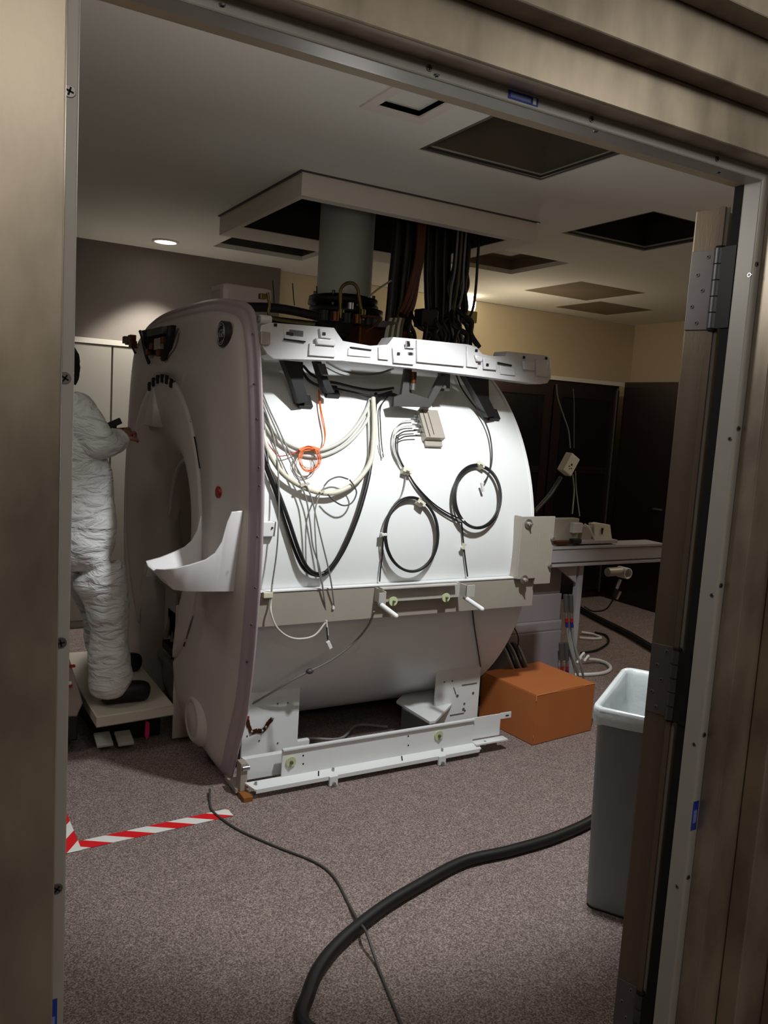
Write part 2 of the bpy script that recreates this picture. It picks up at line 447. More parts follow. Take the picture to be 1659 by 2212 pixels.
fr4 = frame_ring('trim_14', .2, .42, 1.02, 1.0715, m_frame)
fr5 = frame_ring('trim_15', .42, .5, .98, 1.02, m_frame)
# left groove in the aluminium angle
def at_y(px, py, Y): return PY(px, py, Y)
for (x, y) in ((148, 198), (136, 817), (125, 1389), (118, 1920)):
    p = PY(x+5, y, 1.17); p.x = OX0-.012
    screw((p.x, 1.17, p.z), (0, -1, 0), .0088, fr1, m_hinge)
for (x, y) in ((928, 130), (1278, 253), (1548, 348)):
    p = PY(x, y, 1.17); screw((p.x, 1.17, OZ+.014), (0, -1, 0), .0062, fr1, m_hinge)
for (x, y) in ((943, 163), (1287, 283), (1552, 372), (480, 11)):
    p = PZ(x, y, OZ); screw((p.x, p.y, OZ), (0, 0, -1), .005, fr1, m_hinge)
for (x, y) in ((1636, 571), (1596, 926), (1556, 1265), (1518, 1588), (1478, 1898)):
    p = PY(x, y, 1.17); screw((OX1+.012, 1.17, p.z), (0, -1, 0), .0065, fr1, m_hinge)
for (x, y) in ((1619, 594), (1577, 948), (1538, 1286), (1500, 1608), (1463, 1915)):
    p = PX(x, y, OX1); screw((OX1, p.y, p.z), (-1, 0, 0), .0055, fr1, m_steel)
b = MB(); b.box((OX0-.0165, 1.1693, 0), (OX0-.0155, 1.1699, OZ+.01)); b.build('groove', m_print, fr1)
# blue stickers
def sticker(x0, x1, z0, z1, Y, label, parent, vert=False):
    b = MB(); b.use(m_blue).box((x0, Y-.0006, z0), (x1, Y, z1))
    b.use(m_bluelt)
    if not vert:
        w = x1-x0; h = z1-z0
        b.box((x0+w*.08, Y-.0010, z0+h*.2), (x0+w*.75, Y-.0006, z0+h*.75)).use(m_whitep).box((x0+w*.82, Y-.0010, z0+h*.15), (x0+w*.93, Y-.0006, z0+h*.9))
    else:
        w = x1-x0; h = z1-z0
        b.box((x0+w*.2, Y-.0010, z0+h*.25), (x0+w*.8, Y-.0006, z0+h*.7))
    o = b.build('sticker', None, parent); o['label'] = label; return o
p = PY(1098, 195, 1.17); q = PY(1163, 212, 1.17)
sticker(p.x, q.x, OZ+.006, OZ+.020, 1.17, 'blue label on the header', fr1)
p = PY(1499, 1745, 1.17)
sticker(OX1+.002, OX1+.020, p.z-.055, p.z+.015, 1.17, 'blue label on the right jamb', fr1, True)
p = PY(115, 2175, 1.17)
sticker(OX0-.023, OX0-.009, p.z-.08, p.z+.012, 1.17, 'blue label low on the left jamb', fr1, True)

# the open door, swung right back; only its hinge edge shows
hx, hy = 1.548, 1.262
du = Vector((.94, .342, 0)).normalized(); dn = Vector((-du.y, du.x, 0))     # along the leaf, across its thickness
TH = .074; DZ0, DZ1 = .02, 2.105
b = MB(); b.use(m_framed)
c = Vector((hx, hy, 0))+du*.62+dn*(.026+TH/2-.02)
b.obox((c.x, c.y, (DZ0+DZ1)/2), (du, dn, (0, 0, 1)), (.595, TH/2-.006, (DZ1-DZ0)/2), .004)
door = struct(b.build('door_1'))
o1 = Vector((hx, hy, 0))
def DP(a, t, z): v = o1+du*a+dn*t; return Vector((v.x, v.y, z))
b = MB(); b.use(m_framed).obox(DP(.012, .008, (DZ0+DZ1)/2), (du, dn, (0, 0, 1)), (.004, .006, (DZ1-DZ0)/2-.003)).use(m_alu).obox(DP(.02, .0, (DZ0+DZ1)/2), (du, dn, (0, 0, 1)), (.003, .004, (DZ1-DZ0)/2-.003))
b.build('edge_strip', None, door)
zh = []
for (y0, y1, xx) in ((532, 706, 1520), (1404, 1562, 1430), (2165, 2330, 1370)):
    za = PY(xx, y0, 1.31).z; zb = PY(xx, y1, 1.31).z
    za = EYE.z + ray(xx, y0).z*(1.515/ray(xx, y0).x); zb = EYE.z + ray(xx, y1).z*(1.515/ray(xx, y1).x)
    zh.append((za, zb))
for za, zb in zh:
    b = MB(); b.use(m_hinge)
    b.obox(DP(.0235, .046, (za+zb)/2), (du, dn, (0, 0, 1)), (.002, .026, (za-zb)/2), .001)
    hp = b.build('hinge', None, door)
    b = MB(); b.use(m_hbar)
    n = 5; hh = (za-zb)/n
    for k in range(n): b.cyl(DP(.008, .004, zb+hh*k+.0012), DP(.008, .004, zb+hh*(k+1)-.0012), .0125, 18)
    b.use(m_gap).cyl(DP(.008, .004, zb-.004), DP(.008, .004, za+.004), .0105, 16)
    b.build('hinge_barrel', None, hp)
    b = MB(); b.use(m_dark).box((OX1+.008, 1.222, zb), (OX1+.0115, 1.258, za)); b.build('frame_leaf', None, hp)
    for k, (fz, ft) in enumerate(((.08, .034), (.30, .054), (.5, .04), (.7, .060), (.91, .046))):
        screw(DP(.0212, ft, za+(zb-za)*fz), -du, .0052, hp, m_steel)

# ------------------------------------------------------------------ cabinets and dark joinery
t = thing('storage_cabinet', (.9, 5.88, 0), 'tall white cabinet pair on the back wall behind the person', 'cabinet')
b = MB(); b.box((-.4, 5.84, 0), (1.95, 5.945, 1.985)); b.build('body', m_cab, t)
xs_ = [-.4, .02, .6, 1.175, 1.95]
for i in range(4):
    b = MB(); b.box((xs_[i]+.006, 5.82, .06), (xs_[i+1]-.006, 5.838, 1.95), .002); b.build('door', m_cab, t)
b = MB(); b.box((-.4, 5.815, 1.955), (1.95, 5.84, 1.99)); b.build('top_trim', m_trimlt, t)
# dark wood cabinets with glass along the back wall
t = thing('wood_cabinet', (4.7, 5.8, 0), 'dark wood glass-fronted cabinet run along the back wall', 'cabinet')
b = MB(); b.box((3.3, 5.64, 0), (5.72, 6.06, 2.0)); b.build('body', m_wood, t)
for i in range(3):
    x0 = 3.32+i*.8; x1 = x0+.78
    b = MB(); b.use(m_wood)
    b.box((x0, 5.61, .08), (x0+.09, 5.638, 1.96)).box((x1-.09, 5.61, .08), (x1, 5.638, 1.96)).box((x0+.09, 5.61, 1.86), (x1-.09, 5.638, 1.96)).box((x0+.09, 5.61, .08), (x1-.09, 5.638, .2)).box((x0+.09, 5.612, 1.18), (x1-.09, 5.636, 1.24))
    d = b.build('door', None, t)
    b = MB(); b.box((x0+.09, 5.622, 1.24), (x1-.09, 5.628, 1.86)).box((x0+.09, 5.622, .2), (x1-.09, 5.628, 1.18)); b.build('glass_pane', m_glass, d)
b = MB(); b.box((3.3, 5.60, 2.0), (5.74, 6.06, 2.035)); b.build('top_trim', m_trimlt, t)
b = MB(); b.box((5.665, 5.598, .06), (5.672, 5.61, 1.98)); b.build('edge_strip', m_steel, t)
t = thing('wood_closet', (6.0, 4.2, 0), 'dark wood closet front with a small metal handle along the right wall', 'closet')
b = MB(); b.box((5.74, 2.2, 0), (6.29, 5.59, 2.04)); b.build('body', m_wood, t)
for i in range(3):
    b = MB(); b.box((5.72, 2.22+i*1.12, .06), (5.738, 3.32+i*1.12, 2.0), .002); d = b.build('door', m_wood, t)
    y = 5.0-i*1.12+.02
    b = MB(); b.box((5.70, y-.03, .915), (5.72, y+.06, .93), .002); b.build('handle', m_steel, d)
# downlight and wall lamp
t = thing('downlight', (1.455, 5.60, 2.65), 'round lit recessed ceiling downlight near the back wall', 'ceiling light')
b = MB(); b.lathe([(2.652, .088), (2.640, .088), (2.640, .070), (2.650, .066)], (1.455, 5.60), 'Z', 32); b.build('trim_ring', m_bulk, t)
b = MB(); b.cyl((1.455, 5.6, 2.645), (1.455, 5.6, 2.649), .070, 32); b.build('lens', m_lampw, t)
t = thing('wall_lamp', (4.1, 5.85, 2.4), 'small glowing lamp high on the wall behind the hanging cables', 'lamp')
b = MB(); b.box((4.04, 5.80, 2.42), (4.16, 6.068, 2.52), .01); b.build('lamp_base', m_brass, t)
b = MB(); b.lathe([(2.52, .05), (2.55, .062), (2.60, .062), (2.63, .04), (2.635, .002)], (4.1, 5.86), 'Z', 20); b.build('lamp_shade', m_lampy, t)

# ------------------------------------------------------------------ the scanner
mri = thing('mri_scanner', (1.9, 4.04, 0), 'large white scanner magnet, its barrel stripped bare of side covers', 'scanner')
# vessel
b = MB(); b.use(m_white)
b.lathe([(1.19, .31), (1.19, .90), (1.19, .985), (1.195, RV), (2.60, RV), (2.602, RV+.003), (2.615, RV+.003), (2.622, RV-.006), (2.63, .90), (2.63, .31)], (YC, ZC), 'X', 160, close=True)
vessel = b.build('magnet_vessel', None, mri)
md = vessel.modifiers.new('es', 'EDGE_SPLIT'); md.split_angle = math.radians(40)
b = MB(); b.lathe([(1.20, .302), (2.62, .302)], (YC, ZC), 'X', 64); b.build('bore_liner', m_cover, vessel)
# front cover: outline (half) near side
half = [(.0, 3.18), (.2, 3.095), (.39, 3.015), (.67, 2.965), (1.04, 2.943), (1.39, 2.965), (1.74, 3.035), (1.90, 3.09), (1.985, 3.15), (2.03, 3.3), (2.065, 3.6), (2.075, 4.04)]
hc = catmull([(y, z, 0) for z, y in half], 5)
near = [(v.x, v.y) for v in hc]
full = near+[(2*YC-y, z) for y, z in near[::-1][1:]]        # open polygon; bottom edge closes it
CYc, CZc = 4.04, 1.02
def hit(t):
    dy, dz = math.cos(t), math.sin(t); best = 9
    n = len(full)
    for i in range(n):
        ay, az = full[i]; by, bz = full[(i+1) % n]
        ex, ez = by-ay, bz-az; den = dy*ez-dz*ex
        if abs(den) < 1e-9: continue
        s = ((ay-CYc)*ez-(az-CZc)*ex)/den; k = ((ay-CYc)*dz-(az-CZc)*dy)/den
        if s > 0 and -1e-6 <= k <= 1+1e-6: best = min(best, s)
    return best
SEG = 192
angs = [2*PI*k/SEG for k in range(SEG)]
cors = [math.atan2(0-CZc, 3.10-CYc), math.atan2(0-CZc, 4.98-CYc)]
rad = [hit(t) for t in angs]
def cov_ring(bm, x, fn):
    return [bm.verts.new((x, CYc+math.cos(t)*fn(i), CZc+math.sin(t)*fn(i))) for i, t in enumerate(angs)]
b = MB(); b.use(m_cover)
prof = [('o', 1.178, .006, 1), ('o', 1.174, 0, 1), ('o', 1.168, 0, 1), ('o', 1.162, .012, 1), ('o', 1.158, .020, 1), ('o', 1.158, .026, 1), ('o', 1.150, .034, 1), ('o', 1.142, .048, 1), ('o', 1.138, .054, 1), ('o', 1.136, .064, 0), ('o', 1.124, .082, 0), ('o', 1.108, .115, 0), ('o', 1.096, .16, 0), ('o', 1.086, .22, 0),
        ('m', 1.066, .35, 0), ('r', 1.056, .712, 0), ('r', 1.068, .708, 0), ('r', 1.068, .700, 0), ('r', 1.053, .694, 0), ('r', 1.053, .66, 0), ('r', 1.060, .58, 0), ('r', 1.075, .49, 0), ('r', 1.098, .41, 0), ('r', 1.130, .35, 0), ('r', 1.17, .315, 0), ('r', 1.25, .300, 0)]
rings = []
for kind, x, v, mi in prof:
    if kind == 'o': fn = lambda i, v=v: rad[i]-v
    elif kind == 'm': fn = lambda i, v=v: (rad[i]-.22)*(1-v)+.712*v
    else: fn = lambda i, v=v: v
    rings.append((cov_ring(b.bm, x, fn), mi))
for a in range(len(rings)-1):
    b.use(m_rim if rings[a][1] else m_cover)
    for k in range(SEG):
        b._f([rings[a][0][k], rings[a][0][(k+1) % SEG], rings[a+1][0][(k+1) % SEG], rings[a+1][0][k]], True)
bm = b.bm
for (cc, nn) in (((0, 3.71, 0), (0, 1, 0)), ((0, 4.37, 0), (0, 1, 0)), ((0, 0, .74), (0, 0, 1))):
    bmesh.ops.bisect_plane(bm, geom=bm.verts[:]+bm.edges[:]+bm.faces[:], plane_co=cc, plane_no=nn)
bmesh.ops.delete(bm, geom=[f for f in bm.faces if 3.71 < f.calc_center_median().y < 4.37 and f.calc_center_median().z < .74], context='FACES')
cover = b.build('front_cover', None, mri)
md = cover.modifiers.new('sol', 'SOLIDIFY'); md.thickness = .006; md.offset = -1
cover['label'] = 'pale front cover with the round bore opening'
# near and far cheeks of the docking recess, and recessed inner panel
b = MB(); b.use(m_cover)
b.box((1.062, 3.700, 0.012), (1.26, 3.712, .66), .003).box((1.062, 4.368, .012), (1.26, 4.380, .66), .003); build_each(b, 'recess_cheek', None, cover)
b = MB(); b.use(m_dkgrey).box((1.245, 3.71, .02), (1.26, 4.37, .72))
b.use(m_dark).box((1.18, 3.75, .5), (1.245, 3.83, .72)).box((1.15, 3.80, .30), (1.245, 4.25, .34)).box((1.19, 4.1, .36), (1.24, 4.3, .5))
b.use(m_gap).box((1.235, 3.86, .40), (1.243, 3.98, .66)).box((1.2, 3.72, .22), (1.244, 3.80, .5))
b.use(m_bare).box((1.16, 4.02, .52), (1.22, 4.06, .70)).box((1.12, 3.9, .66), (1.2, 4.3, .70)).box((1.14, 3.84, .24), (1.16, 4.3, .27))
for k in range(8): b.use(random.choice((m_copper, m_bare, m_dark))).cyl((1.17, 3.76+k*.07, .30+.05*math.sin(k*2)), (1.2, 3.76+k*.07+.03, .42+.04*math.sin(k*3)), .012, 8)
build_each(b, 'docking_mechanism', None, cover)
def cover_x(y, z):              # x of the cover's face at (y, z)
    r = math.hypot(y-CYc, z-CZc); R = hit(math.atan2(z-CZc, y-CYc))
    P = []
    for kind, x, v, mi in prof:
        P.append((R-v if kind == 'o' else ((R-.22)*(1-v)+.712*v if kind == 'm' else v), x))
    for (r0, x0), (r1, x1) in zip(P, P[1:]):
        if r1 <= r <= r0: return x0+(x1-x0)*((r0-r)/(r0-r1) if r0 > r1 else 0)
    return 1.1
def on_cover(px, py):           # point of the cover's face seen at a pixel
    x = 1.08
    for _ in range(8): p = PX(px, py, x); x = cover_x(p.y, p.z)
    return PX(px, py, x)
# badge
p = on_cover(488, 722)
b = MB(); b.use(m_badge).cyl((1.11, p.y, p.z), (1.080, p.y, p.z), .052, 32)
b.use(m_badgel); R0 = .050
b.lathe([(1.0785, .0455), (1.0785, .042), (1.0805, .042), (1.0805, .0455)], (p.y, p.z), 'X', 40, close=True)
for k in range(4):
    a = PI/2*k+PI/4
    pts = [(1.0792, p.y+math.cos(a+s)*.038*(1-.12*s), p.z+math.sin(a+s)*.038*(1-.12*s)) for s in [j*.12 for j in range(9)]]
    b.tube(pts, .0018, 5, 2)
badge = b.build('round_badge', None, cover)
def text_mesh(body, size, name, loc, rot, m, parent, ext=.0008, shear=0):
    cu = bpy.data.curves.new(name, 'FONT'); cu.body = body; cu.size = size; cu.extrude = ext; cu.shear = shear
    cu.align_x = 'CENTER'; cu.align_y = 'CENTER'
    tmp = bpy.data.objects.new(name+'_tmp', cu)
    me = bpy.data.meshes.new_from_object(tmp); bpy.data.objects.remove(tmp); bpy.data.curves.remove(cu)
    me.materials.clear(); me.materials.append(m)
    me.transform(Matrix(rot).to_4x4())
    o = bpy.data.objects.new(name, me); COL.objects.link(o); o.parent = parent; o.location = Vector(loc)-WORIG[parent.name]; WORIG[o.name] = Vector(loc)
    return o
# text facing -X: local x -> -Y, local y -> +Z, normal -> -X
ROTX = ((0, 0, -1), (-1, 0, 0), (0, 1, 0))
text_mesh('GE', .044, 'badge_letters', (1.0792, p.y, p.z), ROTX, m_badgel, badge, shear=.3)
p = on_cover(473, 1063); xx = p.x
b = MB(); b.lathe([(xx+.004, .024), (xx-.006, .024), (xx-.010, .020), (xx-.011, .001)], (p.y, p.z), 'X', 24); o = b.build('stop_button', m_redm, cover); o['label'] = 'red button on the cover'
# slots beside the flare
def slot(pts, w, m, name='slot'):
    b = MB(); Q = [PX(x, y, 1.054) for x, y in pts]
    b.prism([q+Vector((0, -w, 0)) for q in Q]+[q+Vector((0, w, 0)) for q in Q[::-1]], (.03, 0, 0)); return b.build(name, m, cover)
slot([(419, 943), (424, 968), (431, 1012)], .0055, m_gap)
slot([(406, 900), (410, 912)], .008, m_print)
slot([(416, 1332), (408, 1356), (402, 1380)], .006, m_print)
slot([(399, 1388), (396, 1396)], .007, m_gap)
# crown clips at the top of the flare
b = MB(); b.use(m_gap)
for a in (-.34, -.22, -.1, .02, .14, .26):
    t_ = PI/2+a
    for r in (.690,):
        y, z = CYc+math.cos(t_)*r, CZc+math.sin(t_)*r
        b.obox((1.049, y, z), ((1, 0, 0), (-math.sin(t_), math.cos(t_), 0)[0:1]+(0, 0) if False else (0, -math.sin(t_), math.cos(t_)), (0, math.cos(t_), math.sin(t_))), (.006, .012, .020))
build_each(b, 'clip_slot', None, cover)
# soft triangular camera hood above the bore
p0 = PX(345, 885, 1.09)
b = MB(); b.use(m_cover)
b.prism([(1.03, p0.y-.10, p0.z-.085), (1.03, p0.y+.10, p0.z-.085), (1.05, p0.y+.02, p0.z+.12), (1.05, p0.y-.02, p0.z+.12)], (.12, 0, 0), .01, True); b.build('bore_hood', None, cover)
p0 = PX(345, 1106, 1.9)
b = MB(); b.box((1.9, 4.32, p0.z-.06), (1.91, 4.34, p0.z+.04)); 
b.bm.free()
# small square panel inside the bore, far wall
b = MB(); a = math.radians(22)
b.obox((1.60, YC+.296*math.cos(a), ZC+.296*math.sin(a)), ((1, 0, 0), (0, -math.sin(a), math.cos(a)), (0, math.cos(a), math.sin(a))), (.09, .045, .004), .002); b.build('bore_panel', m_print, cover)
# round cap low on the cover
p = on_cover(418, 1548)
b = MB(); b.use(m_cover).lathe([(1.12, .125), (1.085, .12), (1.06, .095), (1.055, .085), (1.062, .080), (1.058, .07), (1.052, .002)], (p.y-.03, p.z), 'X', 40); b.build('lower_cap', None, cover)
# exposed connectors at the top left of the cover
p = PX(335, 738, 1.06)
b = MB(); b.use(m_gap)
Q = [PX(x, y, 1.066) for x, y in ((300, 715), (372, 702), (360, 768), (312, 765))]
b.prism([(1.066, q.y, q.z) for q in Q], (.02, 0, 0))
b.use(m_dark)
b.tube([PX(303, 716, 1.05), PX(311, 740, 1.04), PX(316, 768, 1.05), PX(322, 785, 1.06)], .009, 8)
b.tube([PX(368, 706, 1.05), PX(365, 730, 1.045), PX(358, 766, 1.05), PX(352, 775, 1.05)], .014, 8)
b.use(m_bare); Q = PX(342, 742, 1.05); b.box((1.04, Q.y-.05, Q.z-.03), (1.066, Q.y+.05, Q.z+.025), .004)
b.use(m_copper)
for x, y in ((322, 760), (330, 748), (355, 735), (345, 763)): q = PX(x, y, 1.05); b.box((1.035, q.y-.02, q.z-.016), (1.066, q.y+.02, q.z+.016), .003)
b.use(m_dkgrey); Q = PX(338, 716, 1.05); b.box((1.035, Q.y-.16, Q.z-.02), (1.066, Q.y+.14, Q.z+.015), .004)
b.use(m_copper)
for x, y in ((284, 738), (290, 732), (278, 735), (292, 745)): q = PX(x, y, 1.08); b.box((1.05, q.y-.03, q.z-.02), (1.085, q.y+.03, q.z+.02), .004)
b.use(m_dark).tube([PX(286, 745, 1.06), PX(288, 752, 1.06), PX(292, 762, 1.06)], .008, 6)
build_each(b, 'exposed_connector', None, cover)
# screws round the rim
for (x, y) in ((551, 722), (555, 830), (560, 905), (565, 1010), (566, 1050), (562, 1160), (557, 1270), (549, 1350), (539, 1430), (520, 1505), (505, 1570), (494, 1628)):
    p = PX(x-6, y, 1.152); screw((1.152, p.y, p.z), (-.75, -.65, 0), .005, cover, m_steel)

# cup tray on the cover
def tray():
    root = MB(); root.use(m_plastic)
    # loft: sections along x from cover (x=1.10) to tip; each section open-top U in (Y,z)
    secs = []
    def sec(x, yn, yf, zr, zb, inb):      # near y, far y, rim z, bottom z, inner bottom
        t = .012
        return [(x, yn, zr), (x, yn+.035, zb), (x, yf-.03, zb), (x, yf, zr), (x, yf-t, zr), (x, yf-.045, inb), (x, yn+.05, inb), (x, yn+t, zr)]
    data = [(1.12, 3.03, 3.40, 1.195, .865, .96), (1.075, 3.03, 3.38, 1.19, .865, .955), (1.058, 3.03, 3.37, 1.15, .866, .948), (1.04, 3.03, 3.355, 1.075, .867, .938), (1.015, 3.03, 3.345, 1.03, .868, .932), (.98, 3.03, 3.33, 1.005, .870, .93), (.92, 3.04, 3.31, .985, .872, .925), (.87, 3.05, 3.29, .972, .880, .928), (.83, 3.065, 3.275, .966, .925, .938), (.805, 3.085, 3.265, .963, .945, .950)]
    for d in data: secs.append([root.bm.verts.new(v) for v in sec(*d)])
    for i in range(len(secs)-1):
        for k in range(8): root._f([secs[i][k], secs[i][(k+1) % 8], secs[i+1][(k+1) % 8], secs[i+1][k]], True)
    root._f(secs[0]); root._f(secs[-1][::-1])
    o = root.build('cup_tray', None, cover)
    md = o.modifiers.new('es', 'BEVEL'); md.width = .004; md.segments = 2; md.limit_method = 'ANGLE'
    b = MB(); b.use(m_gap).prism([(.855, 3.14, .9335), (.885, 3.13, .9335), (.875, 3.19, .9335)], (0, 0, .003))
    b.use(m_print).cyl((1.02, 3.13, .955), (1.03, 3.13, .955), .010, 10).use(m_steel).cyl((1.0, 3.11, .938), (1.0, 3.11, .95), .010, 12)
    build_each(b, 'tray_fitting', None, o)
    return o
tr_ = tray()
# hump of cover behind the top edge
b = MB(); b.use(m_cover)
pa, pb = PY(457, 628, 3.95), PY(566, 640, 3.95); pt = PY(500, 613, 3.95)
b.box((pa.x+.02, 3.85, 1.96), (pb.x+.02, 4.05, pt.z-.01), .03); b.build('top_cover_hump', None, mri)

# top edge tray (moulded white panel along the top of the barrel)
YT = 3.08
out = [(563, 716), (566, 702), (588, 697), (660, 703), (722, 708), (740, 738), (800, 747), (838, 746), (850, 728), (893, 732), (1010, 744), (1030, 749), (1041, 766), (1060, 769), (1092, 771), (1096, 759), (1180, 768), (1189, 776), (1190, 816), (1182, 828), (1165, 830), (1000, 808), (880, 794), (740, 779), (592, 776), (578, 766), (566, 748)]
P3 = [PY(x, y, YT) for x, y in out]
b = MB(); b.use(m_plastic).prism(P3, (0, .012, 0), .003)
# shelf running back to the magnet and return lip
e0 = PY(592, 776, YT); e1 = PY(1170, 829, YT)
for i in range(len(out)-1):
    if 0 <= i <= 18 or i in (19, 20, 21, 22, 23, 24):
        a_, c_ = PY(*out[i], YT+.01), PY(*out[i+1], YT+.01)
        b._f([b.bm.verts.new(a_), b.bm.verts.new(c_), b.bm.verts.new(c_+Vector((0, .10, .0))), b.bm.verts.new(a_+Vector((0, .10, .0)))])
ttray = b.build('top_panel', None, mri, normals=False)
def relief(pts, d, name='raised_pad', m=m_plastic, bev=.003):
    b = MB(); b.use(m).prism([PY(x, y, YT) for x, y in pts], (0, -d, 0), bev); return b.build(name, None, ttray)
relief([(612, 708), (660, 710), (661, 738), (614, 733)], .004)
relief([(667, 742), (720, 748), (720, 752), (722, 772), (665, 768)], .010)
relief([(688, 710), (712, 712), (714, 732), (690, 730)], .014)
relief([(679, 731), (718, 735), (720, 748), (680, 745)], .022, bev=.006)
relief([(752, 752), (800, 757), (800, 772), (750, 768)], .006)
relief([(816, 750), (838, 752), (838, 778), (816, 776)], .010)
relief([(846, 752), (892, 757), (892, 788), (848, 784)], .012)
relief([(876, 736), (893, 737), (893, 753), (874, 752)], .020)
relief([(898, 735), (1000, 746), (1000, 792), (898, 782)], .012)
relief([(1006, 748), (1030, 752), (1030, 795), (1006, 792)], .010)
relief([(1020, 768), (1038, 770), (1036, 782), (1024, 781)], .024, bev=.006)
relief([(1041, 772), (1068, 776), (1070, 800), (1042, 797)], .012)
relief([(1078, 790), (1110, 794), (1112, 812), (1080, 808)], .006)
relief([(1126, 780), (1150, 783), (1150, 800), (1128, 798)], .018, bev=.005)
relief([(1155, 776), (1182, 780), (1182, 815), (1157, 812)], .006)
b = MB(); b.use(m_gap)
for (x0, y0, x1, y1) in ((612, 731, 658, 737), (756, 749, 800, 755), (1074, 782, 1103, 788)):
    b.prism([PY(x0, y0, YT-.0005), PY(x1, y1, YT-.0005), PY(x1, y1+3, YT-.0005), PY(x0, y0+3, YT-.0005)], (0, -.010, 0))
b.use(m_dark)
for (x, y, d) in ((622, 720, .006), (630, 722, .006), (700, 721, .0165), (595, 702, .003), (882, 740, .0225), (861, 764, .0145), (887, 764, .0145), (1029, 757, .0125), (1053, 788, .0145), (1132, 772, .003), (1180, 774, .003), (883, 745, .0225)):
    q = PY(x, y, YT-d); b.box((q.x-.007, q.y-.0008, q.z-.006), (q.x+.007, q.y+.0, q.z+.006))
b.use(m_print); q = PY(887, 764, YT-.0128); b.box((q.x-.014, q.y-.001, q.z-.005), (q.x+.014, q.y, q.z+.005))
q = PY(640, 720, YT-.005); b.box((q.x-.03, q.y-.001, q.z-.010), (q.x+.03, q.y, q.z+.012))
build_each(b, 'panel_clip', None, ttray)
b = MB(); b.use(m_bare)
q = PY(572, 728, YT-.004); b.box((q.x-.02, q.y-.012, q.z-.03), (q.x+.02, q.y+.004, q.z+.02), .004)
q = PY(566, 690, YT+.02); b.use(m_plastic).cyl((q.x-.01, q.y, q.z), (q.x+.035, q.y, q.z), .018, 12).use(m_steel).cyl((q.x-.02, q.y, q.z), (q.x-.01, q.y, q.z), .012, 12)
build_each(b, 'end_bracket', None, ttray)

# black arms that carry the panel
def plate(pts, Y, d, name, m, parent=mri, bev=.002, lab=None):
    b = MB(); b.use(m).prism([PY(x, y, Y) for x, y in pts], (0, d, 0), bev); o = b.build(name, None, parent)
    if lab: o['label'] = lab
    return o
def arm(pts, foot):
    o = plate(pts, 3.20, .05, 'support_arm', m_blackp)
    b = MB(); b.use(m_dark)
    q = PC(*foot, .012); nrm = Vector((0, q.y-YC, q.z-ZC)).normalized()
    b.obox(q, ((1, 0, 0), nrm, nrm.cross(Vector((1, 0, 0)))), (.032, .010, .03), .002)
    b.use(m_steel).cyl(q, q+nrm*.018, .011, 12)
    b.build('arm_foot', None, o)
arm([(612, 778), (655, 782), (655, 830), (668, 868), (645, 872), (632, 828)], (657, 868))
arm([(1002, 806), (1056, 814), (1056, 862), (1074, 896), (1055, 902), (1034, 862)], (1064, 896))
arm([(683, 780), (694, 781), (718, 838), (724, 848), (708, 850), (700, 836)], (716, 846))
plate([(685, 785), (698, 786), (706, 812), (694, 812)], 3.19, -.02, 'cable_clamp', m_dkgrey)
# grey zigzag bracket
plate([(876, 796), (890, 797), (888, 850), (926, 862), (950, 812), (968, 814), (930, 880), (850, 878), (852, 858), (868, 852)], 3.17, .02, 'zigzag_bracket', m_dkgrey)
plate([(953, 805), (973, 808), (972, 845), (954, 845)], 3.18, .03, 'bolt_block', m_dkgrey)
b = MB(); q = PY(957, 836, 3.175); b.use(m_steel).cyl(q, q+Vector((0, -.015, 0)), .008, 10)
q = PY(893, 818, 3.16); b.use(m_copper).cyl(q+Vector((0, 0, .03)), q-Vector((0, 0, .02)), .014, 12).use(m_steel).cyl(q-Vector((0, 0, .02)), q-Vector((0, 0, .05)), .012, 12)
build_each(b, 'copper_fitting', None, mri)
# grey clamp block with four connectors
q = PC(924, 925, .0); nrm = Vector((0, q.y-YC, q.z-ZC)).normalized(); tg = nrm.cross(Vector((1, 0, 0))).normalized()
if tg.z < 0: tg = -tg
b = MB(); b.use(m_bare).obox(q+nrm*.02, ((1, 0, 0), nrm, tg), (.052, .022, .075), .002)
b.use(m_dkgrey).obox(q+nrm*.043+Vector((-.008, 0, 0)), ((1, 0, 0), nrm, tg), (.0012, .002, .06)).obox(q+nrm*.043+Vector((-.034, 0, 0)), ((1, 0, 0), nrm, tg), (.0012, .003, .072))
b.use(m_bare).obox(q+nrm*.008-tg*.083, ((1, 0, 0), nrm, tg), (.045, .006, .02), .002)
blk = b.build('junction_block', None, mri); blk['label'] = 'grey metal junction block on the barrel'
for k in range(4):
    s = q+nrm*.026+tg*(.045-.028*k)+Vector((-.052, 0, 0))
    b = MB(); b.use(m_steel).cyl(s, s-Vector((.03, 0, 0)), .0055, 10).use(m_gap).cyl(s-Vector((.008, 0, 0)), s-Vector((.012, 0, 0)), .0062, 10); b.build('connector', None, blk)

